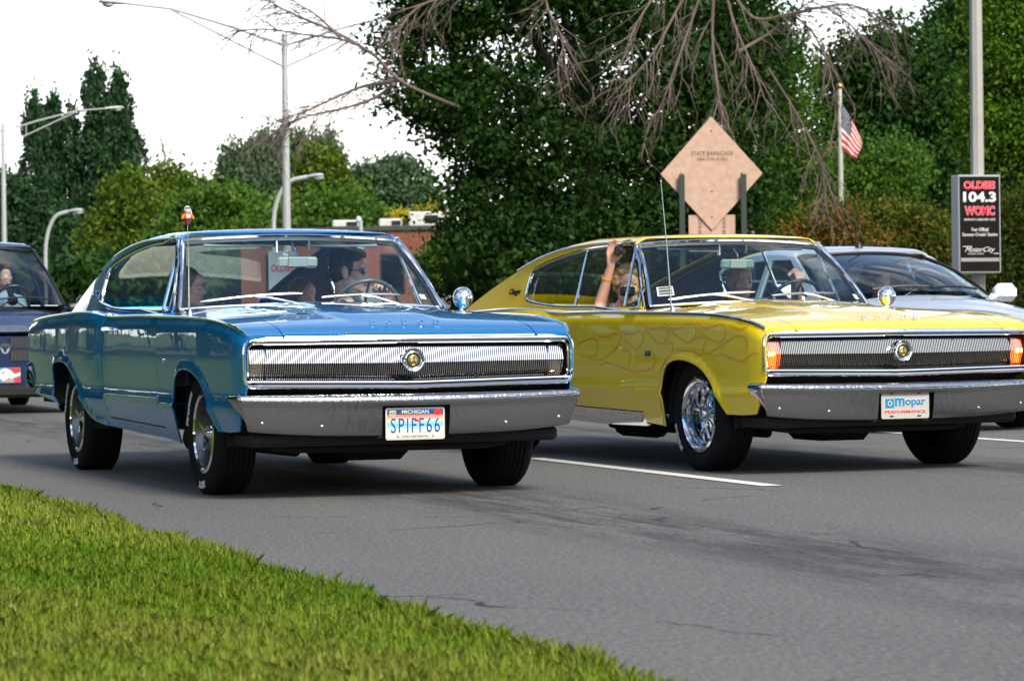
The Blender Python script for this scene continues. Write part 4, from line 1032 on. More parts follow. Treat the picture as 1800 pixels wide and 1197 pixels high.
# ------------------------------------------------------------------ modern cars behind
def modern(front, yaw, sp):
    c = Shell(**sp['shape'])
    F = Vector((math.cos(yaw), math.sin(yaw), 0)); org = Vector((front[0], front[1], 0)) - F * c.O
    car = thing(sp['name'], sp['label'], sp['cat'], org, yaw)
    pm = sp['paint']; L = sp['L']; bs, hs = sp['ws']          # (centre s, z, edge ds, edge y) at base and header
    af, ar, Ra = sp['af'], sp['ar'], sp['Ra']
    def arch(s0): return [(s0 + Ra * math.cos(a), .32 + Ra * math.sin(a)) for a in np.linspace(-.2, PI + .2, 22)]
    c.arches = [np.array(arch(af)), np.array(arch(ar))]
    for sg in (-1, 1):
        o3 = (0, sg, 0); A1, A2 = arch(af), arch(ar); d0, d1 = sp['doors'][0], sp['doors'][-1]; lo = sp['low']
        CF = crest_pts(c, .10, d0, 30)
        fp = CF + [(d0, lo)] + A1[::-1] + [(.28, lo + .02), (.12, lo + .04), (.06, .5)]
        sh = Sheet().add(fp, c.side(sg), o3, .08, flange=.02)
        vv = sp['hoodv']
        sh.add([(s, 1.0) for s, z in CF] + [(d0, vv)] + [(s, vv) for s in np.linspace(d0 - .05, .14, 16)], lambda s, v, sg=sg: (c.O - s, sg * v * c.yc(s), c.topz(s, v)), (0, 0, 1), .08, flange=.015, vs=.9)
        sh.build('front_fender', pm, car)
        for k in range(len(sp['doors']) - 1):
            a, b_ = sp['doors'][k] + .004, sp['doors'][k + 1] - .004
            cd_ = crest_pts(c, a, b_, 18)
            P = cd_ + ([(b_, lo)] if k == 0 else [(ar - Ra + .10, .60), (ar - Ra - .01, .33), (ar - Ra - .03, lo)]) + [(a, lo)]
            sh = Sheet().add(P, c.side(sg), o3, .08, flange=.02); sh.add([(a, 0), (b_, 0)] + [(s, 1) for s, z in cd_[::-1]], c.shoulder(sg), (0, 0, 1), .08, flange=.01, vs=.12)
            dr_ = sh.build('door', pm, car)
            MB().box(c.P(b_ - .14, sg * (float(c.hw(b_ - .14, c.zc(b_) - .12)) + .018), float(c.zc(b_)) - .12), (.18, .03, .03), None, 0, .01).build('door_handle', pm, dr_)
        cq = crest_pts(c, d1, L - .02, 24)
        ap = [p for p in A2 if p[1] > .30]
        P = cq + [(L, .55), (L - .1, lo + .06), (ar + Ra + .05, lo + .05)] + ap + ([(ar - Ra + .10 if False else d1, .62)])
        P = [p for p in P]
        sh = Sheet().add(P, c.side(sg), o3, .08, flange=.02); sh.add([(d1, 0), (L - .02, 0)] + [(s, 1) for s, z in cq[::-1]], c.shoulder(sg), (0, 0, 1), .1, flange=.01, vs=.15)
        sh.build('quarter_panel', pm, car)
        fe = sp['pillar']
        te = [(s, float(c.ez(s))) for s in np.linspace(sp['roof'][0] + .12, sp['roof'][1], 40)]; be = [(s, float(c.zb(s)) - .004) for s in np.linspace(sp['roof'][1], fe[0][0] + .02, 40)]
        Sheet().add(fe + te + be, c.gside(sg), o3, .08, holes=sp['dlo'], flange=.03).build('roof_side', pm, car)
        for D in sp['dlo']: Sheet().add(D, c.gside(sg, -.012), o3, .15, flange=0).build('side_window', DARKGLASS, car)
        b = MB(); q = c.P(*sp['mir']) if sg > 0 else c.P(sp['mir'][0], -sp['mir'][1], sp['mir'][2])
        b.box(q, (.13, .20, .15), None, 0, .045); mm = b.build('door_mirror', sp['mirmat'], car)
        MB().tube([q + Vector((-.01, -sg * .06, -.03)), q + Vector((.0, -sg * .17, -.06))], [.035, .045], 8).build('mirror_arm', sp['mirarm'], mm)
        for s_ in (af, ar): wheel(car, c, s_, sg * sp['track'], sp['R'], sp['R'] + .005, sp['R'] - .12, .2, 'plain', sg)
    vv = sp['hoodv'] - .008
    Sheet().add([(.12 + .05 * v * v * 2, v) for v in np.linspace(-vv, vv, 20)] + [(sp['hoodend'], vv), (sp['hoodend'], -vv)], c.top(), (0, 0, 1), .08, flange=.02, vs=.9).build('hood', pm, car)
    r0, r1 = sp['roof']
    Sheet().add([(r0 + .07 * v * v, v) for v in np.linspace(-1, 1, 16)] + [(s, 1) for s in np.linspace(r0 + .12, r1, 40)] + [(r1, v) for v in np.linspace(.9, -.9, 8)] + [(s, -1) for s in np.linspace(r1, r0 + .12, 40)], c.roof(), (0, 0, 1), .08, holes=[sp['rwin']] if 'rwin' in sp else [], flange=.02, vs=.64).build('roof', sp.get('roofpaint', pm), car)
    if 'rwin' in sp: Sheet().add(sp['rwin'], c.roof(.01), (0, 0, 1), .15, flange=0, vs=.64).build('rear_window', DARKGLASS, car)
    else:
        b = MB(); b.grid(lambda i, j: c.P(r1 + .10 * (1 - j) + .02 * math.sin(PI * i), (2 * i - 1) * (.62 + .16 * (1 - j)), 1.0 + (float(c.R(r1)) - 1.0) * j), 10, 6); b.build('rear_window', DARKGLASS, car)
    b = MB(); b.grid(lambda i, j: c.P(L + .02 * math.sin(PI * i) - .03 * j, (2 * i - 1) * (.86 * sp['wk'] - .04 * j), .34 + (float(c.zb(L)) - .34) * j), 10, 6); b.build('tail_panel', pm, car)
    def f(a, q):
        s0, z0, y0 = bs[0] + bs[2] * a * a, bs[1] - .035 * a * a, bs[3] * a; s1, z1, y1 = hs[0] + hs[2] * a * a, hs[1] - .030 * a * a, hs[3] * a; bow = .03 * np.sin(PI * q)
        return c.O - (s0 + (s1 - s0) * q - bow), y0 + (y1 - y0) * q, z0 + (z1 - z0) * q + bow
    Sheet().add([(-1, 0), (1, 0), (1, 1), (-1, 1)], f, (1, 0, 1), .12, flange=0, vs=.6).build('windshield', sp['glass'], car)
    wp = lambda a, q, d=.004: Vector([float(x) for x in f(a, q)]) + Vector((d, 0, d))
    b = MB(); b.tube([wp(-1, q) for q in np.linspace(0, 1, 10)] + [wp(a, 1) for a in np.linspace(-.95, .95, 14)] + [wp(1, q) for q in np.linspace(1, 0, 10)], .013, 6); b.build('windshield_seal', TRIMBLACK, car)
    cowl = MB(); cowl.grid(lambda i, j: c.P(sp['hoodend'] + .003 + (bs[0] + bs[2] * (2 * i - 1)**2 + .06 - sp['hoodend']) * j, (2 * i - 1) * bs[3] * 1.02, float(c.topz(sp['hoodend'], (2 * i - 1) * .8)) - .012 + (.0) * j + (bs[1] - .03 - float(c.topz(sp['hoodend'], 0))) * j), 12, 5); cw = cowl.build('cowl', TRIMBLACK, car)
    for a0, a1 in ((-.55, .1), (.12, .80)):
        MB().tube([wp(a0 + (a1 - a0) * t, .02 + .04 * math.sin(PI * t * .8), .02) for t in np.linspace(0, 1, 8)], .010, 6).build('wiper', TRIMBLACK, car)
    b = MB(); b.box(c.P(L * .5, 0, .34), (L - .7, 1.2, .12)); b.box(c.P(.72, 0, .50), (1.0, 1.0, .35)); b.box(c.P(.75, 0, .26), (1.2, 1.3, .08)); b.box(c.P(L - .6, 0, .42), (.8, 1.2, .3)); b.build('floor_pan', BLACK, car)
    b = MB(); b.grid(lambda i, j: c.P(bs[0] + .05 + .75 * j, (2 * i - 1) * (bs[3] - .03), bs[1] - .05 - .03 * j), 6, 4); b.box(c.P(bs[0] + .85, 0, bs[1] - .22), (.1, 1.3, .26)); b.build('dashboard', VINYL_D, car)
    for s_ in sp['seats']:
        for y in (-.36, .36): seat(car, c, s_, y, VINYL_D, zc=sp['seatz'], back=sp['seatz'] + .62)
    for k in range(2 if sp['name'] == 'minivan' else 1):
        b = MB(); b.grid(lambda i, j: c.P(r0 + .1 + (2.6) * j, (2 * i - 1) * .55, float(c.R(r0 + .6)) - .06), 2, 2); 
    steering(car, c, bs[0] + .72, .37, bs[1] + .02, .19, 30, TRIMBLACK, .015)
    return car, c

L_ = -(RT)                                     # direction of travel
yaw_r = rad(-69.6)
# --- dark blue minivan following the blue coupe
vp = at(10, 610, 29.2)
van, cV = modern((vp.x, vp.y), yaw_r, dict(name='minivan', label='dark blue minivan with an eagle picture plate, following the blue coupe', cat='minivan', paint=NAVY, L=4.8, wk=1.08,
    shape=dict(O=2.4, arches=[], flare=.012, edge=.05, roll=.12, zc=Cub(.08, .80, .3, .88, .7, .97, 1.1, 1.04, 2.0, 1.06, 4.8, 1.08), W=Cub(.05, .80, .25, .92, .6, .965, 1.2, .99, 4.0, .99, 4.8, .92),
               off=Cub(.2, .06, .35, .02, .6, 0, .9, .01, 1.1, .03), rise=Cub(.1, .03, .4, .06, 1.1, .12), base=Cub(.9, .885, 4.2, .885, 4.8, .80), slope=.30, gz=1.06, zb=Cub(.9, 1.08, 2, 1.09, 4.8, 1.11),
               R=Cub(1.7, 1.76, 2.1, 1.81, 2.8, 1.825, 4.0, 1.81, 4.75, 1.76), drop=.05, crown=.03, fdrop=.03, rs0=1.80),
    ws=((.86, 1.16, .26, .84), (1.80, 1.76, .10, .65)), af=.92, ar=3.85, Ra=.36, doors=[1.38, 2.35, 3.48], low=.26, hoodv=.84, hoodend=.80, pillar=[(1.12, 1.09), (1.40, 1.32), (1.62, 1.52), (1.84, 1.70), (1.90, 1.735)], roof=(1.80, 4.70),
    dlo=[[(1.42, 1.13), (2.32, 1.14), (2.32, 1.62), (1.98, 1.62)], [(2.42, 1.14), (3.45, 1.15), (3.45, 1.63), (2.42, 1.63)], [(3.55, 1.15), (4.5, 1.17), (4.45, 1.60), (3.55, 1.63)]],
    mir=(1.36, 1.12, 1.16), mirmat=mat('van_mirror', (.02, .022, .03), .35, coat=.5), mirarm=TRIMBLACK, track=.84, R=.33, glass=WSGLASS, seats=(2.15, 3.1), seatz=.80))
MESHB = mat('grille_mesh_black', (.01, .01, .012), .5)
b = MB(); b.grid(lambda i, j: cV.P(.055 + .05 * (2 * i - 1)**2, (2 * i - 1) * .80, .24 + .56 * j), 14, 6); nose = b.build('bumper_cover', NAVY, van)
for y0, y1, z0, z1 in ((-.36, -.05, .685, .79), (.05, .36, .685, .79), (-.34, -.05, .55, .655), (.05, .34, .55, .655)):
    q = MB(); q.box(cV.P(.05, (y0 + y1) / 2, (z0 + z1) / 2), (.02, y1 - y0, z1 - z0), None, 0, .008); gm = q.build('grille_opening', MESHB, van)
    q = MB()
    for a in range(8):
        for e_ in range(4): q.lathe([(.012, 0), (.017, .003)], Matrix.Translation(cV.P(.038, y0 + .02 + a * (y1 - y0 - .03) / 7.5, z0 + .015 + e_ * .026)) @ Matrix.Rotation(PI / 2, 4, 'Y'), 6)
    q.build('grille_mesh', mat('mesh_grey', (.06, .06, .065), .5), gm, kind='stuff')
q = MB(); q.prism([(-.05, .05), (.05, .05), (.052, .0), (.03, -.04), (0, -.06), (-.03, -.04), (-.052, 0)], -.008, .008, Matrix.Translation(cV.P(.04, 0, .675)) @ Matrix.Rotation(PI / 2, 4, 'Z')); eb = q.build('emblem', CHROME, van, smooth=False)
q = MB(); q.prism([(-.035, .035), (-.012, .022), (.012, .022), (.035, .035), (.034, .008), (.018, -.004), (.014, -.036), (-.014, -.036), (-.018, -.004), (-.034, .008)], -.003, .003, Matrix.Translation(cV.P(.029, 0, .675)) @ Matrix.Rotation(PI / 2, 4, 'Z')); q.build('emblem_mark', TRIMBLACK, eb, smooth=False)
for sg in (-1, 1):
    q = MB(); q.grid(lambda i, j: cV.P(.065 + .16 * i**2, sg * (.40 + .42 * i), .66 + .13 * j), 8, 4); q.build('headlight', glass('lamp_lens', (.7, .72, .75)), van); q = MB(); q.grid(lambda i, j: cV.P(.10 + .16 * i**2, sg * (.40 + .42 * i), .66 + .13 * j), 8, 4); q.build('headlight_bowl', CHROME, van)
q = MB(); q.box(cV.P(.06, 0, .23), (.10, 1.6, .12), None, 0, .03); q.build('air_dam', BLACK, van)
pq = MB(); pq.box(cV.P(.028, 0, .40), (.012, .31, .16), None, 0, .003); pl = pq.build('front_plate', mat('eagle_sky', (.08, .22, .34), .4), van)
MEg = lambda y, z, d=0: Matrix.Translation(cV.P(.0195 - d, y, z)) @ Matrix(((0, 0, 1, 0), (1, 0, 0, 0), (0, 1, 0, 0), (0, 0, 0, 1)))
EW = mat('eagle_white', (.70, .68, .60), .5); ER = mat('flag_red_print', (.60, .02, .02), .5); EG = mat('eagle_grey', (.28, .26, .24), .6); EY = mat('eagle_beak', (.75, .42, .03), .5)
def flatpoly(name, pts, d, m): MB().add([MEg(x, z, d) @ Vector((0, 0, 0)) for x, z in pts], [tuple(range(len(pts)))]).build(name, m, pl, smooth=False)
flatpoly('print', [(.02, .478), (.15, .478), (.15, .40), (.08, .44)], .000, ER); flatpoly('print', [(.06, .325), (.152, .325), (.152, .39), (.09, .36)], .0003, ER); flatpoly('print', [(.05, .40), (.152, .43), (.152, .395), (.06, .37)], .0002, EW)
flatpoly('print', [(-.03, .325), (.09, .325), (.08, .36), (.03, .375), (-.01, .35)], .0010, EG)
flatpoly('print', [(-.085, .40), (-.06, .45), (-.01, .473), (.05, .455), (.085, .41), (.07, .365), (.02, .345), (-.03, .34), (-.06, .37)], .0007, EW)
flatpoly('print', [(-.12, .395), (-.085, .425), (-.06, .41), (-.06, .39), (-.10, .385)], .0013, EY); flatpoly('print', [(-.045, .428), (-.005, .436), (-.01, .425), (-.04, .42)], .0013, TRIMBLACK)

# --- silver sedan in the third lane
sp_ = at(1735, 521, 22.9); Fd = Vector((math.cos(yaw_r), math.sin(yaw_r), 0)); Ld = Vector((-math.sin(yaw_r), math.cos(yaw_r), 0))
sf = Vector((sp_.x, sp_.y, 0)) + Fd * 1.22 - Ld * .72
sedan, cS = modern((sf.x, sf.y), yaw_r, dict(name='sedan', label='silver white sedan partly hidden behind the yellow coupe', cat='sedan', paint=SILVER, L=4.5, wk=.96,
    shape=dict(O=2.2, arches=[], flare=.012, edge=.05, roll=.12, zc=Cub(.08, .70, .3, .83, .7, .93, 1.1, .98, 2.0, .995, 4.5, 1.01), W=Cub(.05, .70, .25, .80, .6, .85, 1.2, .868, 3.8, .868, 4.5, .80),
               off=Cub(.2, .06, .35, .02, .6, 0, .85, .01, 1., .03), rise=Cub(.1, .03, .4, .055, 1.1, .09), base=Cub(.9, .775, 3.6, .775, 4.5, .68), slope=.38, gz=1.0, zb=Cub(.9, 1.01, 2, 1.015, 4.5, 1.03),
               R=Cub(1.85, 1.41, 2.2, 1.45, 2.6, 1.46, 3.2, 1.435, 3.7, 1.31, 4.1, 1.14, 4.4, 1.06), drop=.05, crown=.025, fdrop=.03, rs0=1.9),
    ws=((.98, 1.085, .24, .735), (1.92, 1.41, .09, .56)), af=.86, ar=3.45, Ra=.34, doors=[1.42, 2.42, 3.30], low=.24, hoodv=.86, hoodend=.97, pillar=[(1.24, 1.02), (1.50, 1.15), (1.72, 1.26), (1.95, 1.375), (2.0, 1.39)], roof=(1.92, 4.36),
    dlo=[[(1.48, 1.05), (2.38, 1.055), (2.38, 1.365), (2.02, 1.36)], [(2.46, 1.055), (3.35, 1.07), (3.55, 1.13), (3.2, 1.34), (2.46, 1.365)]],
    rwin=[(3.35, -.75), (3.35, .75), (3.95, .7), (3.95, -.7)], mir=(1.42, 1.0, 1.075), mirmat=mat('white_mirror', (.75, .76, .78), .3, coat=1), mirarm=SILVER, track=.73, R=.30, glass=WSGLASS, seats=(2.35, 3.15), seatz=.52))
b = MB(); b.grid(lambda i, j: cS.P(.055 + .10 * (2 * i - 1)**2, (2 * i - 1) * .74, .22 + .44 * j), 14, 6); b.build('bumper_cover', SILVER, sedan)
for sg in (-1, 1):
    q = MB(); q.grid(lambda i, j: cS.P(.09 + .30 * i, sg * (.42 + .28 * i), .60 + .09 * j + .05 * i), 6, 3); q.build('headlight', CHROME, sedan)
q = MB(); q.box(cS.P(.06, 0, .56), (.05, .6, .08), None, 0, .01); q.build('grille', TRIMBLACK, sedan)
q = MB(); q.lathe([(.035, 0), (.025, .03), (.01, .05)], Matrix.Translation(cS.P(2.05, 0, float(cS.R(2.05)) + .02)), 12); q.tube([cS.P(2.05, 0, float(cS.R(2.05)) + .06), cS.P(2.22, .0, float(cS.R(2.05)) + .26)], .005, 6); q.build('roof_antenna', TRIMBLACK, sedan)

# ------------------------------------------------------------------ vegetation
def leaf_mat(name, c1, c2, trans=.3, c3=None):
    m = bpy.data.materials.new(name); m.use_nodes = True; t = m.node_tree; t.nodes.clear(); N = t.nodes; L = t.links
    o = N.new('ShaderNodeOutputMaterial'); a = N.new('ShaderNodeAttribute'); a.attribute_name = 'tone'
    r = N.new('ShaderNodeValToRGB'); r.color_ramp.elements[0].color = (*c1, 1); r.color_ramp.elements[1].color = (*c2, 1)
    if c3: k = r.color_ramp.elements.new(.36); k.color = (*c2, 1); r.color_ramp.elements[-1].color = (*c3, 1)
    d = N.new('ShaderNodeBsdfDiffuse'); tr = N.new('ShaderNodeBsdfTranslucent'); g = N.new('ShaderNodeBsdfGlossy'); g.inputs['Roughness'].default_value = .5
    mx_ = N.new('ShaderNodeMixShader'); mx_.inputs[0].default_value = trans; m2 = N.new('ShaderNodeMixShader'); m2.inputs[0].default_value = .012
    L.new(a.outputs['Fac'], r.inputs['Fac']); L.new(r.outputs['Color'], d.inputs['Color']); L.new(r.outputs['Color'], tr.inputs['Color'])
    L.new(d.outputs[0], mx_.inputs[1]); L.new(tr.outputs[0], mx_.inputs[2]); L.new(mx_.outputs[0], m2.inputs[1]); L.new(g.outputs[0], m2.inputs[2]); L.new(m2.outputs[0], o.inputs['Surface'])
    MATS[name] = m
    return m
LEAF = {
 'dark': leaf_mat('dark_leaves', (.010, .034, .006), (.034, .085, .010), .22),
 'mid': leaf_mat('green_leaves', (.040, .100, .012), (.12, .23, .028), .4),
 'bright': leaf_mat('bright_leaves', (.055, .13, .008), (.15, .27, .018), .45),
 'olive': leaf_mat('olive_leaves', (.050, .105, .008), (.155, .225, .022), .4),
 'blue': leaf_mat('bluish_needles', (.045, .090, .042), (.115, .19, .085)),
 'poplar': leaf_mat('poplar_leaves', (.014, .045, .018), (.045, .095, .036), .25),
 'rust': leaf_mat('rust_leaves', (.035, .070, .010), (.12, .14, .018), .3, (.46, .060, .022)),
 'rust2': leaf_mat('mixed_leaves', (.030, .070, .010), (.10, .15, .018), .3, (.20, .115, .020)),
 'yellow': leaf_mat('yellow_flowers', (.30, .26, .02), (.50, .44, .03)),
}
BARK = mat('bark', (.055, .042, .032), .9, noise=.35, nscale=12, bump=.4)
PALEBARK = mat('pale_bark', (.30, .28, .25), .85, noise=.4, nscale=9, bump=.3)
DEADBARK = mat('dead_bark', (.145, .108, .095), .9, noise=.3, nscale=20)

def leaves(ells, n_clump, n_leaf, size, spread, seed, upright=0):
    """clumps of leaf faces through ellipsoids (cx, cy, cz, rx, ry, rz)"""
    g = np.random.default_rng(seed); E_ = np.array(ells, float)
    wgt = (E_[:, 3] * E_[:, 4] * E_[:, 5])**.72; wgt /= wgt.sum()
    idx = g.choice(len(E_), n_clump, p=wgt); d = g.normal(size=(n_clump, 3)); d /= np.linalg.norm(d, axis=1)[:, None]
    f = (.35 + .68 * g.random(n_clump)**.55)[:, None]
    C = E_[idx, :3] + E_[idx, 3:] * d * f
    n = n_clump * n_leaf; ci = np.repeat(np.arange(n_clump), n_leaf)
    sp3 = np.array([1, 1, .62]) if not upright else np.array([.55, .55, 1.5])
    csz = (.6 + .8 * g.random(n_clump))[ci][:, None]
    p = C[ci] + g.normal(size=(n, 3)) * spread * sp3 * csz
    a = g.normal(size=(n, 3)); a[:, 2] += (-.35 if not upright else 1.6); a /= np.linalg.norm(a, axis=1)[:, None]
    b = np.cross(a, g.normal(size=(n, 3))); b /= np.linalg.norm(b, axis=1)[:, None] + 1e-9
    s = size * (.6 + .8 * g.random(n))[:, None]
    V = np.stack([p - a * s, p + b * s * .52 - a * s * .1, p + a * s, p - b * s * .52 - a * s * .1], 1).reshape(-1, 3)
    tone = np.clip(.02 + .85 * (g.random(n_clump)**1.3)[ci] + .34 * (g.random(n) - .35), 0, 1)
    return V, tone

def px_ell(Y, L):
    o = []
    for u, v, ru, rv in L:
        q = at(u, v, Y); k = Y / FPX; o.append((q.x, q.y, q.z, ru * k, max(ru, rv * .7) * k * .8, rv * k))
    return o

def tree(label, kind, Y, L, n_clump, n_leaf, size, spread, seed, group='trees across the road', cat='tree', upright=0, trunk_u=None, bark=None, name='tree', tr=.16):
    E_ = px_ell(Y, L); low = min(E_, key=lambda e: e[2] - e[5]); top = max(e[2] + e[5] for e in E_)
    bx = at(trunk_u, 500, Y).x if trunk_u is not None else sum(e[0] for e in E_) / len(E_)
    t = thing(name, label, cat, (bx, Y, -.02), 0, group)
    E2 = [(e[0] - bx, e[1] - Y, e[2] + .02, *e[3:]) for e in E_]
    b = MB(); b.tube([(0, 0, 0), (.03, .02, top * .18), (-.05, .0, top * .4), (.04, 0, top * .62), (0, 0, top * .85)], [tr * 1.3, tr, tr * .8, tr * .5, tr * .15], 8)
    b.build('trunk', bark or BARK, t)
    b = MB()
    for e in E2[:10]:
        z0 = max(.3, min(top * .5, e[2] - e[5] * .5)); b.tube([(0, 0, z0 * .8), (e[0] * .5, e[1] * .5, z0 * .5 + e[2] * .5 - .1), (e[0], e[1], e[2] + e[5] * .3)], [tr * .5, tr * .3, tr * .1], 6)
    b.build('limbs', bark or BARK, t, kind='stuff')
    V, tone = leaves(E2, n_clump, n_leaf, size, spread, seed, upright)
    V[:, 2] = np.maximum(V[:, 2], .03)
    link('crown', fast_mesh('crown_mesh', V, 4, LEAF[kind], tone), t, 'stuff')
    return t

tree('huge dark leafy tree filling the middle of the background', 'dark', 57, [(760, 110, 100, 120), (820, -40, 150, 120), (965, -30, 150, 110), (890, 205, 150, 110), (1060, 330, 170, 140), (860, 350, 95, 100), (1150, 110, 160, 150), (1240, 290, 140, 160), (1290, 60, 120, 130), (1010, 440, 240, 80), (1000, -220, 330, 180)], 2400, 66, .067, .27, 1, trunk_u=1040, tr=.34)
tree('lighter green tree right behind the diamond sign', 'mid', 63, [(1350, 330, 80, 110), (1380, 250, 60, 90), (1340, 130, 70, 110), (1370, 410, 80, 70), (1300, 420, 90, 60)], 560, 70, .06, .27, 2, tr=.2)
tree('tall narrow poplar at the far left, with ragged double top', 'poplar', 140, [(78, 290, 44, 120), (62, 230, 18, 66), (96, 225, 18, 60), (124, 265, 13, 84), (70, 400, 60, 90), (110, 420, 50, 80)], 540, 48, .12, .22, 3, upright=1, tr=.3)
tree('tallest narrow poplar with pointed tips, right of the other poplar', 'poplar', 140, [(160, 185, 15, 72), (190, 195, 28, 85), (217, 190, 14, 68), (190, 290, 50, 100), (222, 300, 34, 90), (165, 330, 40, 100), (195, 420, 75, 100)], 720, 48, .12, .22, 4, upright=1, tr=.3)
tree('dark round tree at the far left edge below the poplars', 'poplar', 128, [(15, 390, 50, 85), (60, 440, 70, 90), (130, 470, 80, 80)], 440, 44, .15, .36, 5, upright=0, tr=.25)
tree('olive green tree just right of the poplars', 'olive', 118, [(230, 360, 40, 55), (255, 400, 60, 60), (215, 440, 70, 70), (290, 450, 60, 70)], 420, 44, .13, .36, 6, tr=.2)
tree('yellowish green tree with a thin pale top', 'olive', 124, [(300, 330, 36, 40), (330, 370, 60, 60), (310, 430, 80, 70)], 380, 44, .13, .36, 7, tr=.2)
tree('broad mid green tree left of the tall lamp post', 'mid', 112, [(390, 390, 85, 62), (440, 420, 90, 70), (350, 440, 80, 70)], 560, 44, .13, .36, 8, tr=.24)
tree('bluish conifer with spiky top left of the tall lamp post', 'blue', 132, [(435, 300, 40, 40), (470, 270, 26, 30), (400, 310, 30, 24), (450, 345, 60, 40)], 360, 46, .12, .28, 9, upright=1, tr=.22)
tree('bluish conifer with spiky top behind the tall lamp post', 'blue', 134, [(540, 290, 44, 44), (515, 268, 22, 28), (580, 285, 22, 38), (540, 345, 70, 40)], 360, 46, .12, .28, 10, upright=1, tr=.22)
tree('yellow green tree right of the tall lamp post', 'olive', 122, [(560, 300, 40, 40), (570, 345, 52, 50), (540, 390, 70, 50)], 320, 46, .13, .32, 11, tr=.2)
tree('broad green tree behind the blue coupe roof', 'mid', 108, [(600, 400, 80, 66), (540, 420, 80, 60), (640, 440, 70, 60), (480, 440, 70, 60)], 480, 46, .12, .34, 12, tr=.24)
tree('pale green tree with gaps beside the brick building', 'blue', 126, [(690, 320, 62, 44), (640, 318, 36, 28), (720, 370, 60, 50), (670, 390, 60, 46)], 400, 44, .12, .32, 13, tr=.18)
tree('small olive tree in front of the brick building', 'olive', 74, [(800, 455, 48, 40), (850, 440, 70, 55), (900, 480, 80, 60), (820, 505, 60, 40)], 460, 66, .06, .24, 14, tr=.12)
tree('big dark tree behind the flag', 'dark', 78, [(1500, 170, 80, 100), (1570, 120, 86, 90), (1600, 240, 120, 120), (1510, 280, 90, 100), (1580, 340, 110, 80)], 820, 54, .092, .32, 15, tr=.3)
tree('dark tree behind the radio sign pole', 'dark', 84, [(1690, 90, 60, 130), (1690, 250, 80, 120), (1660, 360, 80, 80)], 560, 70, .08, .32, 16, tr=.28)
tree('bright green tree at the right edge', 'bright', 58, [(1800, 60, 90, 120), (1765, 180, 70, 90), (1800, 280, 80, 80), (1730, 230, 40, 60), (1860, 160, 80, 160)], 740, 60, .058, .22, 17, tr=.24)
tree('mid green bush below the flag', 'mid', 70, [(1500, 330, 80, 60), (1560, 300, 60, 60), (1430, 390, 70, 60), (1460, 350, 60, 50)], 460, 66, .062, .25, 18, tr=.12, group='bushes across the road', cat='bush', name='bush')
tree('rust red bush under the flagpole', 'rust', 55, [(1465, 395, 46, 36), (1430, 430, 60, 40), (1490, 430, 56, 40)], 300, 60, .046, .17, 19, group='bushes across the road', cat='bush', name='bush', tr=.06)
tree('rust and green bush left of the radio sign', 'rust2', 56, [(1550, 392, 50, 40), (1620, 405, 50, 36), (1560, 440, 70, 40), (1640, 440, 60, 40)], 380, 60, .046, .17, 20, group='bushes across the road', cat='bush', name='bush', tr=.06)
tree('rust brown bush right of the radio sign', 'rust2', 48, [(1790, 400, 40, 66), (1800, 480, 60, 60), (1740, 500, 60, 50)], 340, 60, .044, .17, 21, group='bushes across the road', cat='bush', name='bush', tr=.06)
for k, (u, v, ru, rv, Y, kd) in enumerate([(240, 520, 170, 60, 100, 'dark'), (80, 520, 150, 60, 104, 'poplar'), (560, 510, 170, 60, 98, 'mid'), (960, 510, 170, 60, 62, 'dark'), (1180, 500, 170, 70, 60, 'dark'), (1420, 490, 160, 60, 62, 'mid'), (1640, 500, 170, 60, 60, 'dark')]):
    tree('dark hedge ' + ['below the tall poplar', 'at the far left edge', 'behind the blue coupe roof', 'left of the yellow coupe roof', 'under the diamond sign', 'under the flagpole', 'below the radio sign'][k], kd, Y, [(u - ru * .5, v, ru * .5, rv), (u, v - 6, ru * .5, rv), (u + ru * .5, v, ru * .5, rv)], 280, 30, .0018 * Y, .0042 * Y, 30 + k, group='hedges across the road', cat='hedge', name='hedge', tr=.05)

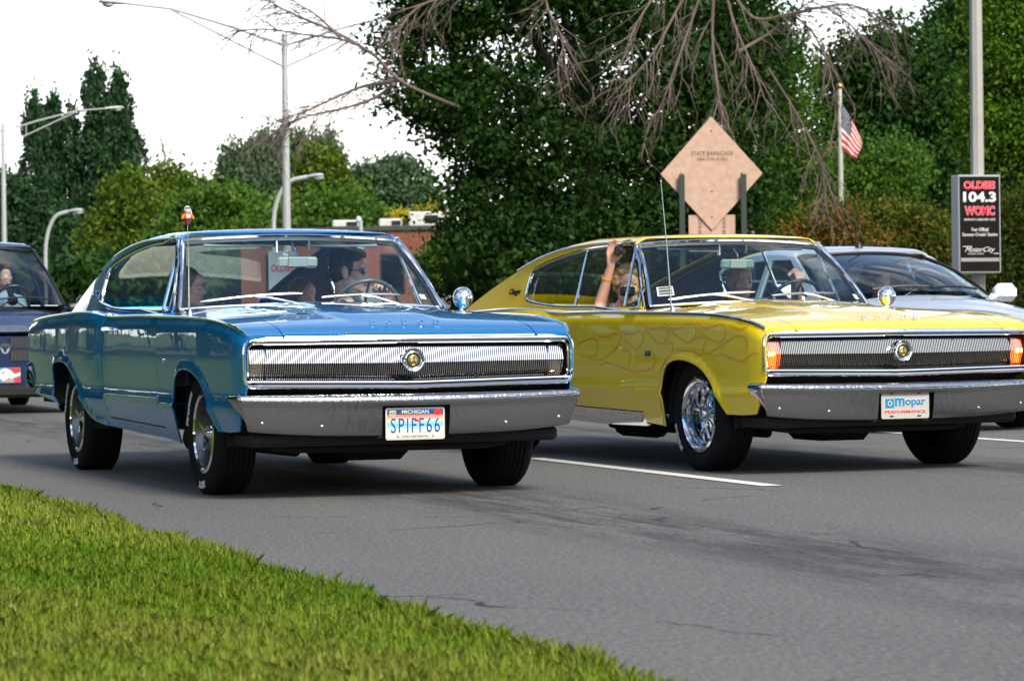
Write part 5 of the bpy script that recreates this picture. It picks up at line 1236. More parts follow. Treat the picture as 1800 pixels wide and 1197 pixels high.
# bare dead tree: pale trunk beside the sign, long limb to the left, drooping twigs
bt = thing('bare_tree', 'dead bare tree with drooping grey twigs and a long limb reaching left', 'tree', (at(1322, 500, 58.7).x, 58.7, -.02))
base = Vector(bt.location)
lp = lambda u, v, Y=58.7: at(u, v, Y) - base
MB().tube([(0, 0, 0), lp(1319, 460), lp(1316, 390), lp(1318, 300), lp(1328, 225), lp(1300, 120), lp(1270, 0), lp(1250, -120), lp(1240, -220)], [.13, .11, .10, .10, .085, .11, .10, .09, .06], 8).build('trunk', PALEBARK, bt)
limbs = [([(1290, 60), (1150, 150), (1000, 195), (890, 205), (830, 196), (760, 170), (700, 140), (655, 95), (600, 70), (540, 62), (470, 52), (410, 55)], .055, [60, 60.5, 60.5, 59, 56.8, 54, 54, 54, 54, 54, 54, 54]),
         ([(700, 142), (640, 152), (590, 172), (540, 195), (500, 208)], .035, 54), ([(692, 148), (660, 172), (600, 192), (540, 205), (495, 222)], .035, 53.5),
         ([(655, 95), (600, 62), (550, 40), (500, 18), (470, 0), (440, -20)], .03, 54.5), ([(600, 70), (560, 30), (520, 5), (490, -20)], .022, 54),
         ([(1262, -60), (1320, 30), (1390, 24), (1450, 12), (1490, 8), (1530, 22)], .03, 51), ([(1300, 90), (1350, 60), (1400, 20), (1430, 0)], .03, 51),
         ([(1250, -80), (1200, 0), (1150, 90), (1100, 150)], .03, 50), ([(1255, -80), (1225, 10), (1190, 110), (1160, 190)], .028, 49.5), ([(1258, -60), (1252, 60), (1262, 160), (1270, 205)], .028, 49),
         ([(1260, -70), (1290, 40), (1320, 110), (1350, 190)], .026, 50), ([(1255, -100), (1180, -40), (1120, 40), (1090, 120)], .026, 50.5), ([(1390, 24), (1430, 60), (1460, 130), (1470, 210)], .02, 51),
         ([(1350, 120), (1400, 200), (1440, 280), (1450, 350)], .02, 51), ([(1450, 12), (1490, 40), (1520, 70), (1540, 90)], .016, 51), ([(860, -40), (800, -10), (740, 10), (700, 50)], .03, 52), ([(1000, -60), (960, 0), (985, 60), (990, 90)], .02, 50)]
tw = MB(); g7 = random.Random(5)
def grow(p, d, L, r, lvl, droop):
    n = 4; P = [p.copy()]; q = p.copy(); dd = d.copy()
    for i in range(n):
        dd = (dd + Vector((g7.uniform(-.22, .22), g7.uniform(-.22, .22), g7.uniform(-.16, .16) - droop))).normalized(); q = q + dd * L / n; P.append(q.copy())
    tw.tube(P, [r * (1 - .7 * i / n) for i in range(n + 1)], 3 if lvl < 2 else 4)
    if lvl > 0:
        for k in range(g7.randint(1, 3)):
            i = g7.randint(1, n); a = (P[i] - P[i - 1]).normalized(); side = a.orthogonal().normalized(); side.rotate(Matrix.Rotation(g7.uniform(0, 6.28), 3, a))
            grow(P[i], (a * .75 + side * .6).normalized(), L * g7.uniform(.45, .75), r * .6, lvl - 1, droop)
for P, r, Y in limbs:
    Q = [lp(u, v, (Y[i] if isinstance(Y, list) else Y) + .25 * math.sin(i * 1.7)) for i, (u, v) in enumerate(P)]; Q2 = [Vector(q) for q in smooth_poly([tuple(q) for q in Q], 4, False)]
    MB().tube(Q2, [r * (1 - .85 * i / (len(Q2) - 1)) + .004 for i in range(len(Q2))], 6).build('limb', DEADBARK, bt)
    drooping = P[0][0] > 1100
    for i in range(3, len(Q2)):
        if P[0] == (1290, 60) and i < 22: continue
        for k in range(2 if not drooping or i % 2 else 1):
            a = (Q2[i] - Q2[i - 1]).normalized(); sd2 = Vector((g7.uniform(-1, 1), g7.uniform(-1, 1), g7.uniform(-1.2, .5)))
            grow(Q2[i], (a * .8 + sd2 * .5).normalized(), g7.uniform(.5, 1.15), .012, 2, .10 if drooping else .07)
tw.build('twigs', DEADBARK, bt, kind='stuff')

# pale bare sapling top left of centre
bs_ = thing('bare_sapling', 'thin pale leafless sapling rising behind the olive trees', 'tree', (at(290, 500, 126).x, 126, -.02)); base2 = Vector(bs_.location)
tw = MB()
P0 = at(290, 330, 126) - base2
MB().tube([(0, 0, 0), P0, at(291, 265, 126) - base2], [.08, .05, .015], 6).build('trunk', PALEBARK, bs_)
for k in range(14): grow(P0 + Vector((0, 0, k * .12)), Vector((g7.uniform(-.5, .5), g7.uniform(-.4, .4), .9)).normalized(), 1.3, .03, 2, -.03)
tw.build('twigs', PALEBARK, bs_, kind='stuff')

# ------------------------------------------------------------------ street furniture across the road
def cobra(parent, p, d, L=.75):
    """cobra head luminaire pointing along d"""
    q = d.to_track_quat('X', 'Z').to_matrix().to_4x4(); M = Matrix.Translation(p) @ q; b = MB()
    prof = [(0, .05, .05), (.18, .09, .07), (.40, .16, .085), (.58, .17, .08), (.70, .13, .06), (.75, .03, .02)]; V = []; n = 10
    for x, w_, h_ in prof:
        for j in range(n): a = 2 * PI * j / n; V.append(M @ Vector((x * L / .75, w_ * math.cos(a), h_ * math.sin(a) * (1 if math.sin(a) > 0 else .5))))
    b.add(V, [(i * n + j, i * n + (j + 1) % n, (i + 1) * n + (j + 1) % n, (i + 1) * n + j) for i in range(len(prof) - 1) for j in range(n)] + [tuple(range(n))])
    h = b.build('lamp_head', GALV, parent)
    MB().ball(M @ Vector((.5 * L / .75, 0, -.045)), (.15, .12, .09), 12, 8).build('lamp_lens', mat('lamp_refractor', (.5, .52, .5), .15, coat=1), h)

def street_lamp(label, top, Y, arms, r=.13):
    p = at(*top, Y); H = p.z
    t = thing('street_lamp', label, 'street lamp', (p.x, p.y, 0), 0, 'tall street lamps across the road')
    MB().tube([(0, 0, 0), (0, 0, H * .5), (0, 0, H)], [r, r * .8, r * .55], 12).build('pole', GALV, t)
    MB().lathe([(r * 2.2, 0), (r * 2.2, .04), (r * 1.3, .06), (r * 1.2, .3)], None, 16).build('pole_base', GALV, t)
    for sg in arms:
        d = RL * sg; e = Vector((d.x, d.y, .16)).normalized(); endp = Vector((0, 0, H - .25)) + d * 4.0 + Vector((0, 0, .90))
        b = MB(); b.tube([Vector((0, 0, H - .30)), Vector((0, 0, H - .25)) + d * 1.3 + Vector((0, 0, .37)), Vector((0, 0, H - .25)) + d * 2.9 + Vector((0, 0, .80)), endp], [.035, .035, .03, .03], 6)
        b.build('arm', GALV, t)
        b = MB(); b.tube([Vector((0, 0, H - .85)), Vector((0, 0, H + .52)) + d * 2.9], [.028, .025], 6); b.build('arm_strut', GALV, t)
        b = MB(); b.tube([Vector((0, 0, H - .43)) + d * .9, Vector((0, 0, H + .01)) + d * .9], .018, 5); b.build('arm_brace', GALV, t)
        cobra(t, endp, (d + Vector((0, 0, .05))).normalized())
    return t
street_lamp('tall double armed street lamp rising behind the blue coupe roof', (500, 60), 72, (-1, 1))
street_lamp('tall double armed street lamp at the left edge of the photo', (5, 218), 110, (-1, 1))
def curved_lamp(label, foot, head, Y):
    p, q = at(*foot, Y), at(*head, Y); t = thing('path_lamp', label, 'lamp post', (p.x, p.y, 0), 0, 'curved lamp posts across the road'); dx = q.x - p.x; H = q.z
    pts = [(0, 0, 0), (0, 0, H - 1.5)] + [(dx * .75 * (1 - math.cos(a)), 0, H - 1.45 + 1.4 * math.sin(a)) for a in np.linspace(.1, PI / 2, 8)] + [(dx, 0, H)]
    MB().tube(pts, .065, 8).build('pole', GALV, t); cobra(t, Vector((dx, 0, H)), Vector((1, 0, .08)).normalized(), .5)
curved_lamp('short curved lamp post above the minivan', (80, 450), (120, 372), 95)
curved_lamp('short curved lamp post just left of the tall lamp pole', (481, 402), (540, 311), 85)

# diamond sign seen from the back, on two posts, with a smaller panel below
PLY = mat('plywood_tan', (.48, .32, .24), .8, noise=.28, nscale=9)
PLYEDGE = mat('plywood_edge', (.30, .19, .13), .85)
INK = mat('faded_ink', (.13, .085, .065), .8)
c0 = at(1251, 305, 47.0); rs = thing('road_sign', 'back of a tan diamond plywood road sign on two dark posts', 'road sign', (c0.x, 47.0, 0), rad(3))
hh, ww = 99.5 * 47 / FPX, 90 * 47 / FPX; zc_ = c0.z
rot45 = [(0, hh), (.03, hh - .03), (ww - .03, .03), (ww, 0), (ww - .03, -.04), (.03, -hh + .03), (0, -hh), (-.03, -hh + .03), (-ww + .03, -.04), (-ww, 0), (-ww + .03, .03), (-.03, hh - .03)]
bd = MB().prism([(x, z + zc_) for x, z in rot45], .0, .022).build('board', PLY, rs, smooth=False)
MX = lambda x, z, y=-.001: Matrix.Translation((x, y, z)) @ Matrix(((1, 0, 0, 0), (0, 0, -1, 0), (0, 1, 0, 0), (0, 0, 0, 1)))
text_part('lettering', 'STATE BARRICADE', INK, bd, MX(0.01, zc_ + 35 * 47 / FPX), width=74 * 47 / FPX, height=7.5 * 47 / FPX, extrude=.002, offset=.02, spacing=1.15)
text_part('lettering', '586-756-8282', INK, bd, MX(0.01, zc_ + 25 * 47 / FPX), width=54 * 47 / FPX, height=6 * 47 / FPX, extrude=.002, offset=.01, spacing=1.1)
b = MB()
for x, z in ((-.50, .0), (.50, .0), (0, .70), (0, -.72), (0, -.3)): b.lathe([(.014, 0), (.010, .008), (.0001, .01)], Matrix.Translation((x, -.002, zc_ + z)) @ Matrix.Rotation(PI / 2, 4, 'X'), 8)
b.build('bolts', TRIMBLACK, bd, kind='stuff')
POSTM = mat('dark_green_post', (.030, .042, .038), .6, .2)
for x in (-.507, .517):
    b = MB(); b.prism([(-.045, -.05), (.045, -.05), (.045, -.015), (.022, -.01), (.022, .03), (-.022, .03), (-.022, -.01), (-.045, -.015)], 0, zc_ - .02, Matrix.Translation((x, -.055, 0)) @ Matrix(((1, 0, 0, 0), (0, 0, 1, 0), (0, 1, 0, 0), (0, 0, 0, 1)))); b.build('post', POSTM, rs, smooth=False)
b = MB(); b.box((.0, .045, at(1250, 410, 47).z), (82 * 47 / FPX, .02, 64 * 47 / FPX)); pn = b.build('lower_panel', PLY, rs, smooth=False)
for x in (-.20, .20): text_part('lettering', 'STATE BARRICADE', INK, pn, Matrix.Translation((x, .0335, at(1250, 412, 47).z)) @ Matrix(((0, 1, 0, 0), (0, 0, -1, 0), (-1, 0, 0, 0), (0, 0, 0, 1))), width=.55, height=.055, extrude=.002, offset=.02)

# flagpole and flag
fp_ = at(1476, 157, 62); fl_ = thing('flagpole', 'white flagpole with a gold ball on top', 'flagpole', (fp_.x, 62, 0))
MB().tube([(0, 0, 0), (0, 0, fp_.z * .6), (0, 0, fp_.z)], [.075, .062, .045], 10).build('pole', mat('flagpole_paint', (.55, .54, .50), .5, noise=.2, nscale=8), fl_)
MB().ball((0, 0, fp_.z + .06), .075, 14, 10).build('ball', mat('gold_ball', (.60, .36, .08), .25, .8), fl_)
flag = thing('flag', 'stars and stripes flag hanging limp from the flagpole', 'flag', (fp_.x, 62, 0)); W_, H_ = 1.45, 1.0; nu, nv = 26, 13
zf = at(1476, 182, 62).z
def drape(a, b_):          # a 0..1 along the fly, b 0..1 down the hoist
    x = .03 + .44 * a**.9 * (1 - .25 * b_) + .03 * math.sin(b_ * 5) * a; z = zf - b_ * H_ * (1 - .35 * a) - a * .78 * (1 - .25 * b_)
    return Vector((x, -.06 + .10 * math.sin(a * 9 + b_ * 2.0) * a, z))
for k, (nm, cond, m_) in enumerate((('canton', 0, mat('flag_blue', (.012, .022, .11), .7)), ('red_stripes', 1, mat('flag_red', (.60, .012, .03), .7)), ('white_stripes', 2, mat('flag_white', (.82, .79, .76), .7)))):
    b = MB()
    for j in range(nv):
        for i in range(nu):
            can = i < nu * .4 and j < 7
            if (0 if can else 1 + j % 2) != cond: continue
            a0, a1, b0, b1 = i / nu, (i + 1) / nu, j / nv, (j + 1) / nv; b.add([drape(a0, b0), drape(a1, b0), drape(a1, b1), drape(a0, b1)], [(0, 1, 2, 3)])
    b.build(nm, m_, flag, kind='stuff')
b = MB()
for r_ in range(9):
    for q in range(6 if r_ % 2 == 0 else 5):
        a = .4 * (q + (.5 if r_ % 2 == 0 else 1)) / 6; bb = 7 / 13 * (r_ + .5) / 9; p = drape(a, bb) + Vector((0, -.004, 0)); b.add([p + Vector((.012 * math.cos(t), 0, .012 * math.sin(t))) for t in np.linspace(0, 2 * PI, 5, endpoint=False)], [(0, 1, 2, 3, 4)])
b.build('stars', MATS['flag_white'], flag, kind='stuff')

# concrete light pole with the radio sign
pp = at(1718, 300, 37.0); up_ = thing('utility_pole', 'thick grey pole behind the radio station sign', 'pole', (pp.x, 37.0, 0))
b = MB(); b.tube([(0, 0, 0), (0, 0, 4), (0, 0, 9.2)], [.095, .085, .065], 8); b.build('pole', CONCRETE, up_)
MB().lathe([(.16, 0), (.16, .05), (.1, .08)], None, 12).build('pole_base', CONCRETE, up_)
YS = 36.7
tl, br = at(1682, 308, YS), at(1762, 480, YS); sw, sh_ = br.x - tl.x, tl.z - br.z
rsn = thing('radio_sign', 'black sign box with red and white radio station lettering on the thick pole', 'sign', ((tl.x + br.x) / 2, YS, 0), rad(12)); zc2 = (tl.z + br.z) / 2
SGREY = mat('sign_grey_frame', (.42, .43, .44), .4, .3); SBLACK = mat('sign_black', (.006, .005, .006), .6, spec=.15); SRED = mat('sign_red', (.85, .010, .05), .5, spec=.2); SW = mat('sign_white', (.72, .71, .70), .4)
box_ = MB().box((0, .13, zc2), (sw + .005, .26, sh_), None, 0, .012).build('sign_box', SGREY, rsn)
MB().box((0, -.002, zc2), (sw - .035, .008, sh_ - .05)).build('sign_face', SBLACK, rsn, smooth=False)
def sg_txt(t, fx, fy, wf, hf, m, **k): return text_part('lettering', t, m, rsn, Matrix.Translation(((fx - .5) * sw, -.0065 - k.pop('d', 0), zc2 + (.5 - fy) * sh_)) @ Matrix(((1, 0, 0, 0), (0, 0, -1, 0), (0, 1, 0, 0), (0, 0, 0, 1))), width=wf * sw, height=hf * sh_, extrude=.002, **k)
sg_txt('OLDIES', .50, .105, .74, .085, SW, offset=.055); sg_txt('OLDIES', .50, .105, .72, .082, SRED, offset=.03, d=.002)
sg_txt('104.3', .50, .225, .78, .105, SW, offset=.04)
sg_txt('WOMC', .50, .365, .72, .098, SW, offset=.055); sg_txt('WOMC', .50, .365, .70, .093, SRED, offset=.03, d=.002)
sg_txt("DETROIT'S GREATEST HITS", .50, .455, .74, .022, SW, offset=.012)
sg_txt('Your Official', .50, .555, .42, .036, SW, offset=.01, shear=.2); sg_txt("Summer Cruisin' Station", .50, .605, .84, .036, SW, offset=.01, shear=.2)
sg_txt('MotorCity', .50, .765, .72, .066, SW, shear=.5, offset=.0); sg_txt('CASINO HOTEL', .40, .802, .38, .014, SW, shear=.2)
b = MB(); b.box(((.20 - .5) * sw, -.007, zc2 + (.5 - .728) * sh_), (.22 * sw, .002, .008)); b.build('print_line', SW, rsn); b = MB(); b.box(((.88 - .5) * sw, -.007, zc2 + (.5 - .80) * sh_), (.14 * sw, .002, .008)); b.build('print_line', SW, rsn)
b = MB(); b.box((0, -.007, zc2 + (.5 - .862) * sh_), (sw - .05, .003, .036 * sh_)); b.build('print_bar', mat('sign_bar_grey', (.30, .29, .29), .5), rsn)
# second radio sign, further up the road, seen through the blue coupe's glass
s2 = at(497, 478, 62); sg2 = thing('radio_sign', 'small white sign with red lettering seen through the blue coupe windshield', 'sign', (s2.x, 62, 0))
MB().box((0, 0, s2.z - .1), (.62, .06, 1.1), None, 0, .01).build('board', SW, sg2); MB().tube([(0, .06, 0), (0, .06, s2.z + .3)], .04, 8).build('post', GALV, sg2)
text_part('lettering', 'OLDIES', SRED, sg2, Matrix.Translation((0, -.032, s2.z + .08)) @ Matrix(((1, 0, 0, 0), (0, 0, -1, 0), (0, 1, 0, 0), (0, 0, 0, 1))), width=.5, height=.16, extrude=.002, offset=.02)

# brick building with roof units, house gable, white box
BRICKM = None
def brick_mat():
    m, t, p = nodes('brick_wall'); N = t.nodes; c = N.new('ShaderNodeTexCoord'); k = N.new('ShaderNodeTexBrick'); mpn = N.new('ShaderNodeMapping'); mpn.inputs['Rotation'].default_value = (PI / 2, 0, 0)
    k.inputs['Color1'].default_value = (.21, .055, .028, 1); k.inputs['Color2'].default_value = (.15, .042, .024, 1); k.inputs['Mortar'].default_value = (.24, .17, .13, 1); k.inputs['Scale'].default_value = 4.5; k.inputs['Mortar Size'].default_value = .012
    t.links.new(c.outputs['Object'], mpn.inputs[0]); t.links.new(mpn.outputs[0], k.inputs['Vector']); t.links.new(k.outputs['Color'], p.inputs['Base Color']); p.inputs['Roughness'].default_value = .9
    return m
BRICKM = brick_mat()
q0 = at(700, 405, 92); bb = thing('brick_building', 'red brick building with white roof units behind the blue coupe', 'building', (q0.x - .3, 94.8, 0)); hz = q0.z
MB().box((-1.4, 0, hz / 2), (6.8, 5.5, hz)).build('wall', BRICKM, bb, smooth=False)
MB().box((-1.4, 0, hz + .06), (6.95, 5.65, .12)).build('parapet', mat('dark_coping', (.04, .045, .045), .7), bb)
for x, w_, h_ in ((.0, .75, .28), (1.15, 1.1, .5), (-1.45, .9, .25)):
    u_ = MB().box((x, -1.2, hz + .14 + h_ / 2), (w_, 1.2, h_), None, 0, .05).build('roof_unit', mat('roof_unit_white', (.55, .55, .52), .6, noise=.2, nscale=3), bb)
    MB().box((x + .2, -1.81, hz + .14 + h_ * .5), (w_ * .4, .03, h_ * .5)).build('vent', TRIMBLACK, u_)
for x in (-3.6, -1.9, .1, 1.2):
    f_ = MB().box((x, -2.755, 2.6), (.8, .02, 1.3)).build('window', TRIMBLACK, bb); MB().box((x, -2.768, 2.6), (.68, .01, 1.16)).build('pane', DARKGLASS, f_)
MB().box((-.5, -2.77, 1.1), (1.1, .05, 2.2)).build('door', mat('door_grey', (.2, .2, .2), .5), bb)
V, tone = leaves([(.35, -1.2, hz + .55, .42, .3, .2), (1.35, -1.2, hz + .80, .5, .3, .18)], 40, 20, .06, .10, 77)
yb = thing('yellow_plants', 'bright yellow plants on the brick building roof', 'plant', (q0.x - .3, 94.8, 0)); link('foliage', fast_mesh('foliage_mesh', V, 4, LEAF['yellow'], tone), yb, 'stuff')
q1 = at(634, 395, 88); rl = thing('globe_lamp', 'small white globe lamp beside the brick building roof', 'lamp post', (q1.x, 88, 0), 0)
MB().tube([(0, 0, 0), (0, 0, at(634, 388, 88).z)], .06, 8).build('pole', GALV, rl); MB().ball((-.06, 0, at(634, 386, 88).z), (.09, .09, .10), 12, 8).build('globe', mat('globe_white', (.65, .65, .62), .3), rl)
SID = mat('house_siding', (.50, .51, .53), .7); q2 = at(1800, 325, 88)
hs_ = thing('house', 'pale house gable showing at the right edge behind the bushes', 'house', (q2.x, 90, 0)); hz2 = at(1800, 350, 88).z
b = MB(); b.prism([(-.6, 0), (3.2, 0), (3.2, hz2), (.55, hz2 + .72 + .4), (-.6, hz2)], -2, 2); b.build('wall', SID, hs_, smooth=False)
b = MB(); b.prism([(-.75, hz2 - .08), (.55, hz2 + 1.12), (3.35, hz2 - .08), (3.35, hz2 + .08), (.55, hz2 + 1.30), (-.75, hz2 + .08)], -2.2, 2.2); b.build('roof', mat('roof_shingle', (.30, .30, .31), .9), hs_, smooth=False)
MB().box((1.0, -2.01, hz2 - .6), (.7, .03, .9)).build('window', DARKGLASS, hs_)
q3 = at(776, 500, 66); wb = thing('utility_cabinet', 'white utility cabinet behind the blue coupe mirror', 'cabinet', (q3.x, 66, 0))
MB().box((0, 0, .85), (.42, .4, 1.55), None, 0, .03).build('cabinet', mat('cabinet_white', (.62, .63, .62), .5), wb); MB().box((0, 0, .05), (.5, .5, .12)).build('plinth', PAVE, wb)

# ------------------------------------------------------------------ lawn
def lawn():
    g = np.random.default_rng(3)
    def blades(n, l0, l1, t0_, t1_, h, wd, edge=False):
        l = g.uniform(l0, l1, n); t = g.uniform(t0_, t1_, n)
        if edge: l = l1 - np.abs(g.normal(0, .07, n)) + .03 * np.sin(t * 3.1) + .02 * np.sin(t * 9.7)
        clump = (np.sin(l * 7.3 + t * 2.1) + np.sin(l * 3.1 - t * 5.7) + np.sin(l * 13.7 + t * 11.3)) / 3
        hh_ = h * (.55 + .6 * g.random(n)) * (1 + .28 * clump)
        base_z = .04 * sstep(2.54, 2.0, l) + .05 * sstep(2.1, .2, l) - .014
        a = g.uniform(0, 2 * PI, n); lean = g.normal(.30, .28, n)
        R3 = np.array(RL); T3 = np.array(RT)
        P = l[:, None] * R3 + t[:, None] * T3; P[:, 2] = base_z
        D = np.stack([np.cos(a), np.sin(a), 0 * a], 1); S_ = np.stack([-np.sin(a), np.cos(a), 0 * a], 1)
        w3 = (wd * (.7 + .6 * g.random(n)))[:, None]; up = np.array([0, 0, 1.0])
        m1 = P + up * (hh_ * .55)[:, None] + D * (hh_ * lean * .35)[:, None]; tp = P + up * (hh_ * (1 - .25 * np.abs(lean)))[:, None] + D * (hh_ * lean)[:, None]
        V = np.stack([P - S_ * w3, P + S_ * w3, m1 + S_ * w3 * .75, tp, m1 - S_ * w3 * .75], 1)
        tone = np.clip(.45 + .28 * clump + g.normal(0, .2, n) + .18 * np.sin(l * 1.3 + t * .9), 0, 1)
        return V.reshape(-1, 3), tone
    A1 = blades(76000, .2, 2.48, 5.2, 10.2, .052, .0023); A2 = blades(56000, .6, 2.48, 10.0, 19.5, .052, .0033); A3 = blades(10000, 2.2, 2.50, 5.2, 19.5, .062, .0024, True)
    A4 = blades(2600, 1.2, 2.50, 5.2, 16, .078, .0019, True)
    keep = (np.sin(np.arange(2600) * 12.9898) * 43758.5453) % 1 < .35
    A4 = (A4[0].reshape(-1, 5, 3)[keep].reshape(-1, 3), A4[1][keep])
    V = np.concatenate([A1[0], A2[0], A3[0], A4[0]]); T = np.concatenate([A1[1], A2[1], A3[1], A4[1]])
    m = leaf_mat('grass_blades', (.080, .205, .008), (.225, .335, .024), .4, (.38, .39, .08))
    o = link('grass', fast_mesh('grass_mesh', V, 5, m, T), None, 'stuff'); o['label'] = 'short sunlit lawn grass in the foreground beside the road'; o['category'] = 'grass'
lawn()
# trees and low shops over the opposite carriageway, which the paint reflects
for k in range(46):
    t_ = (-102 + k * 12) if k < 33 else (34 - (k - 33) * 11.5) + 4 * math.sin(k * 2.3); p = road_pt((-27 if k < 33 else 26.5) - 3 * math.sin(k * 1.7), t_); H = 11.5 + 2.5 * math.sin(k * 3.1)
    t = thing('tree', 'leafy street tree in the row along the opposite carriageway' if k < 33 else 'leafy street tree in the row right of the photo', 'tree', p, 0, 'trees beyond the opposite carriageway' if k < 33 else 'trees continuing to the right')
    MB().tube([(0, 0, 0), (.1, 0, H * .4), (0, .1, H * .8)], [.22, .16, .05], 8).build('trunk', BARK, t)
    V, tone = leaves([(0, 0, H * .62, 4.2, 4.2, H * .34), (1.9, 1.2, H * .42, 3.4, 3.4, H * .28), (-1.8, -1.2, H * .42, 3.4, 3.4, H * .28)], *((150, 48, .13, .55) if 33 <= k < 37 else (85, 22, .56, .75)), 200 + k)
    link('crown', fast_mesh('crown_mesh', V, 4, LEAF['mid'], tone), t, 'stuff')
for k in range(12):
    t_ = 24 + k * 11 + 3 * math.sin(k * 2.9); p = road_pt(-6.2 - 1.2 * math.sin(k * 1.3), t_, .1); H = 16 + 2 * math.sin(k * 2.1)
    t = thing('tree', 'leafy tree in the row on the grass median left of the photo', 'tree', p, 0, 'trees on the median')
    MB().tube([(0, 0, 0), (.1, 0, H * .3), (0, .1, H * .8)], [.24, .18, .05], 8).build('trunk', BARK, t)
    V, tone = leaves([(0, 0, H * .62, 4.6, 4.6, H * .36), (1.9, 1.3, H * .45, 4.0, 4.0, H * .3), (-1.9, -1.3, H * .45, 4.0, 4.0, H * .3)], 160, 26, .48, .7, 300 + k)
    link('crown', fast_mesh('crown_mesh', V, 4, LEAF['dark'], tone), t, 'stuff')
for k, (t_, w_, h_, m_) in enumerate(((20, 24, 4.2, BRICKM), (58, 30, 5.2, mat('shop_render', (.42, .36, .30), .8)), (102, 34, 4.5, BRICKM))):
    s_ = thing('shop', ['low brick shop nearest the camera', 'tall rendered shop between two brick ones', 'long brick shop farthest along'][k] + ' on the opposite carriageway', 'building', road_pt(-38, t_), ROAD_RZ, 'shops beyond the opposite carriageway')
    MB().box((0, 0, h_ / 2), (12, w_, h_)).build('wall', m_, s_, smooth=False); MB().box((0, 0, h_ + .1), (12.3, w_ + .3, .25)).build('parapet', PAVE, s_, smooth=False)
    for j in range(int(w_ // 5)): MB().box((6.02, -w_ / 2 + 3 + j * 5, 1.5), (.05, 3.4, 2.2)).build('window', DARKGLASS, s_)

# ------------------------------------------------------------------ people
def remesh(name, mb, voxel, m, parent, it=4, kind=None):
    me = mesh_data('prim', mb.v, mb.f, m, smooth=False); o = bpy.data.objects.new('prim', me); COL.objects.link(o)
    r = o.modifiers.new('r', 'REMESH'); r.mode = 'VOXEL'; r.voxel_size = voxel; r.use_smooth_shade = True
    if it: q = o.modifiers.new('s', 'SMOOTH'); q.factor = .5; q.iterations = it
    dg = bpy.context.evaluated_depsgraph_get(); me2 = bpy.data.meshes.new_from_object(o.evaluated_get(dg)); me2.name = name + '_mesh'
    bpy.data.objects.remove(o); bpy.data.meshes.remove(me)
    me2.materials.clear(); me2.materials.append(m); me2.polygons.foreach_set('use_smooth', np.ones(len(me2.polygons), bool))
    return link(name, me2, parent, kind)

def hand(mb, wrist, d, pn, sgn, curl=(.5, .6, .4), thumb=.5, k=1.0):
    d = d.normalized(); lat = d.cross(pn).normalized(); pn = lat.cross(d).normalized()
    for i in range(4):
        base = wrist + d * (.088 + .004 * (1 - abs(i - 1.3))) * k + lat * (i - 1.5) * .0205 * k
        mb.capsule(wrist + lat * (i - 1.5) * .012 * k + d * .012, base, .015 * k, .0125 * k, 8)
        q = base; ang = 0; L = (.043, .027, .021); fl = (.92, 1.05, 1.0, .80)[i]
        for j in range(3):
            ang += curl[j] * (1 + .08 * (i - 1.5)); e = q + (d * math.cos(ang) + pn * math.sin(ang)) * L[j] * k * fl; mb.capsule(q, e, (.0098 - .0008 * j) * k, (.0090 - .0008 * j) * k, 8); q = e
    b0 = wrist + d * .028 * k + lat * (-sgn) * .026 * k; t1 = b0 + (d * .55 + lat * (-sgn) * .65 + pn * .45 * thumb).normalized() * .042 * k; t2 = t1 + (d * .85 + lat * (-sgn) * .15 + pn * .55 * thumb).normalized() * .032 * k
    mb.capsule(wrist + d * .02 * k, b0, .017 * k, .015 * k, 8); mb.capsule(b0, t1, .014 * k, .0115 * k, 8); mb.capsule(t1, t2, .0112 * k, .009 * k, 8)

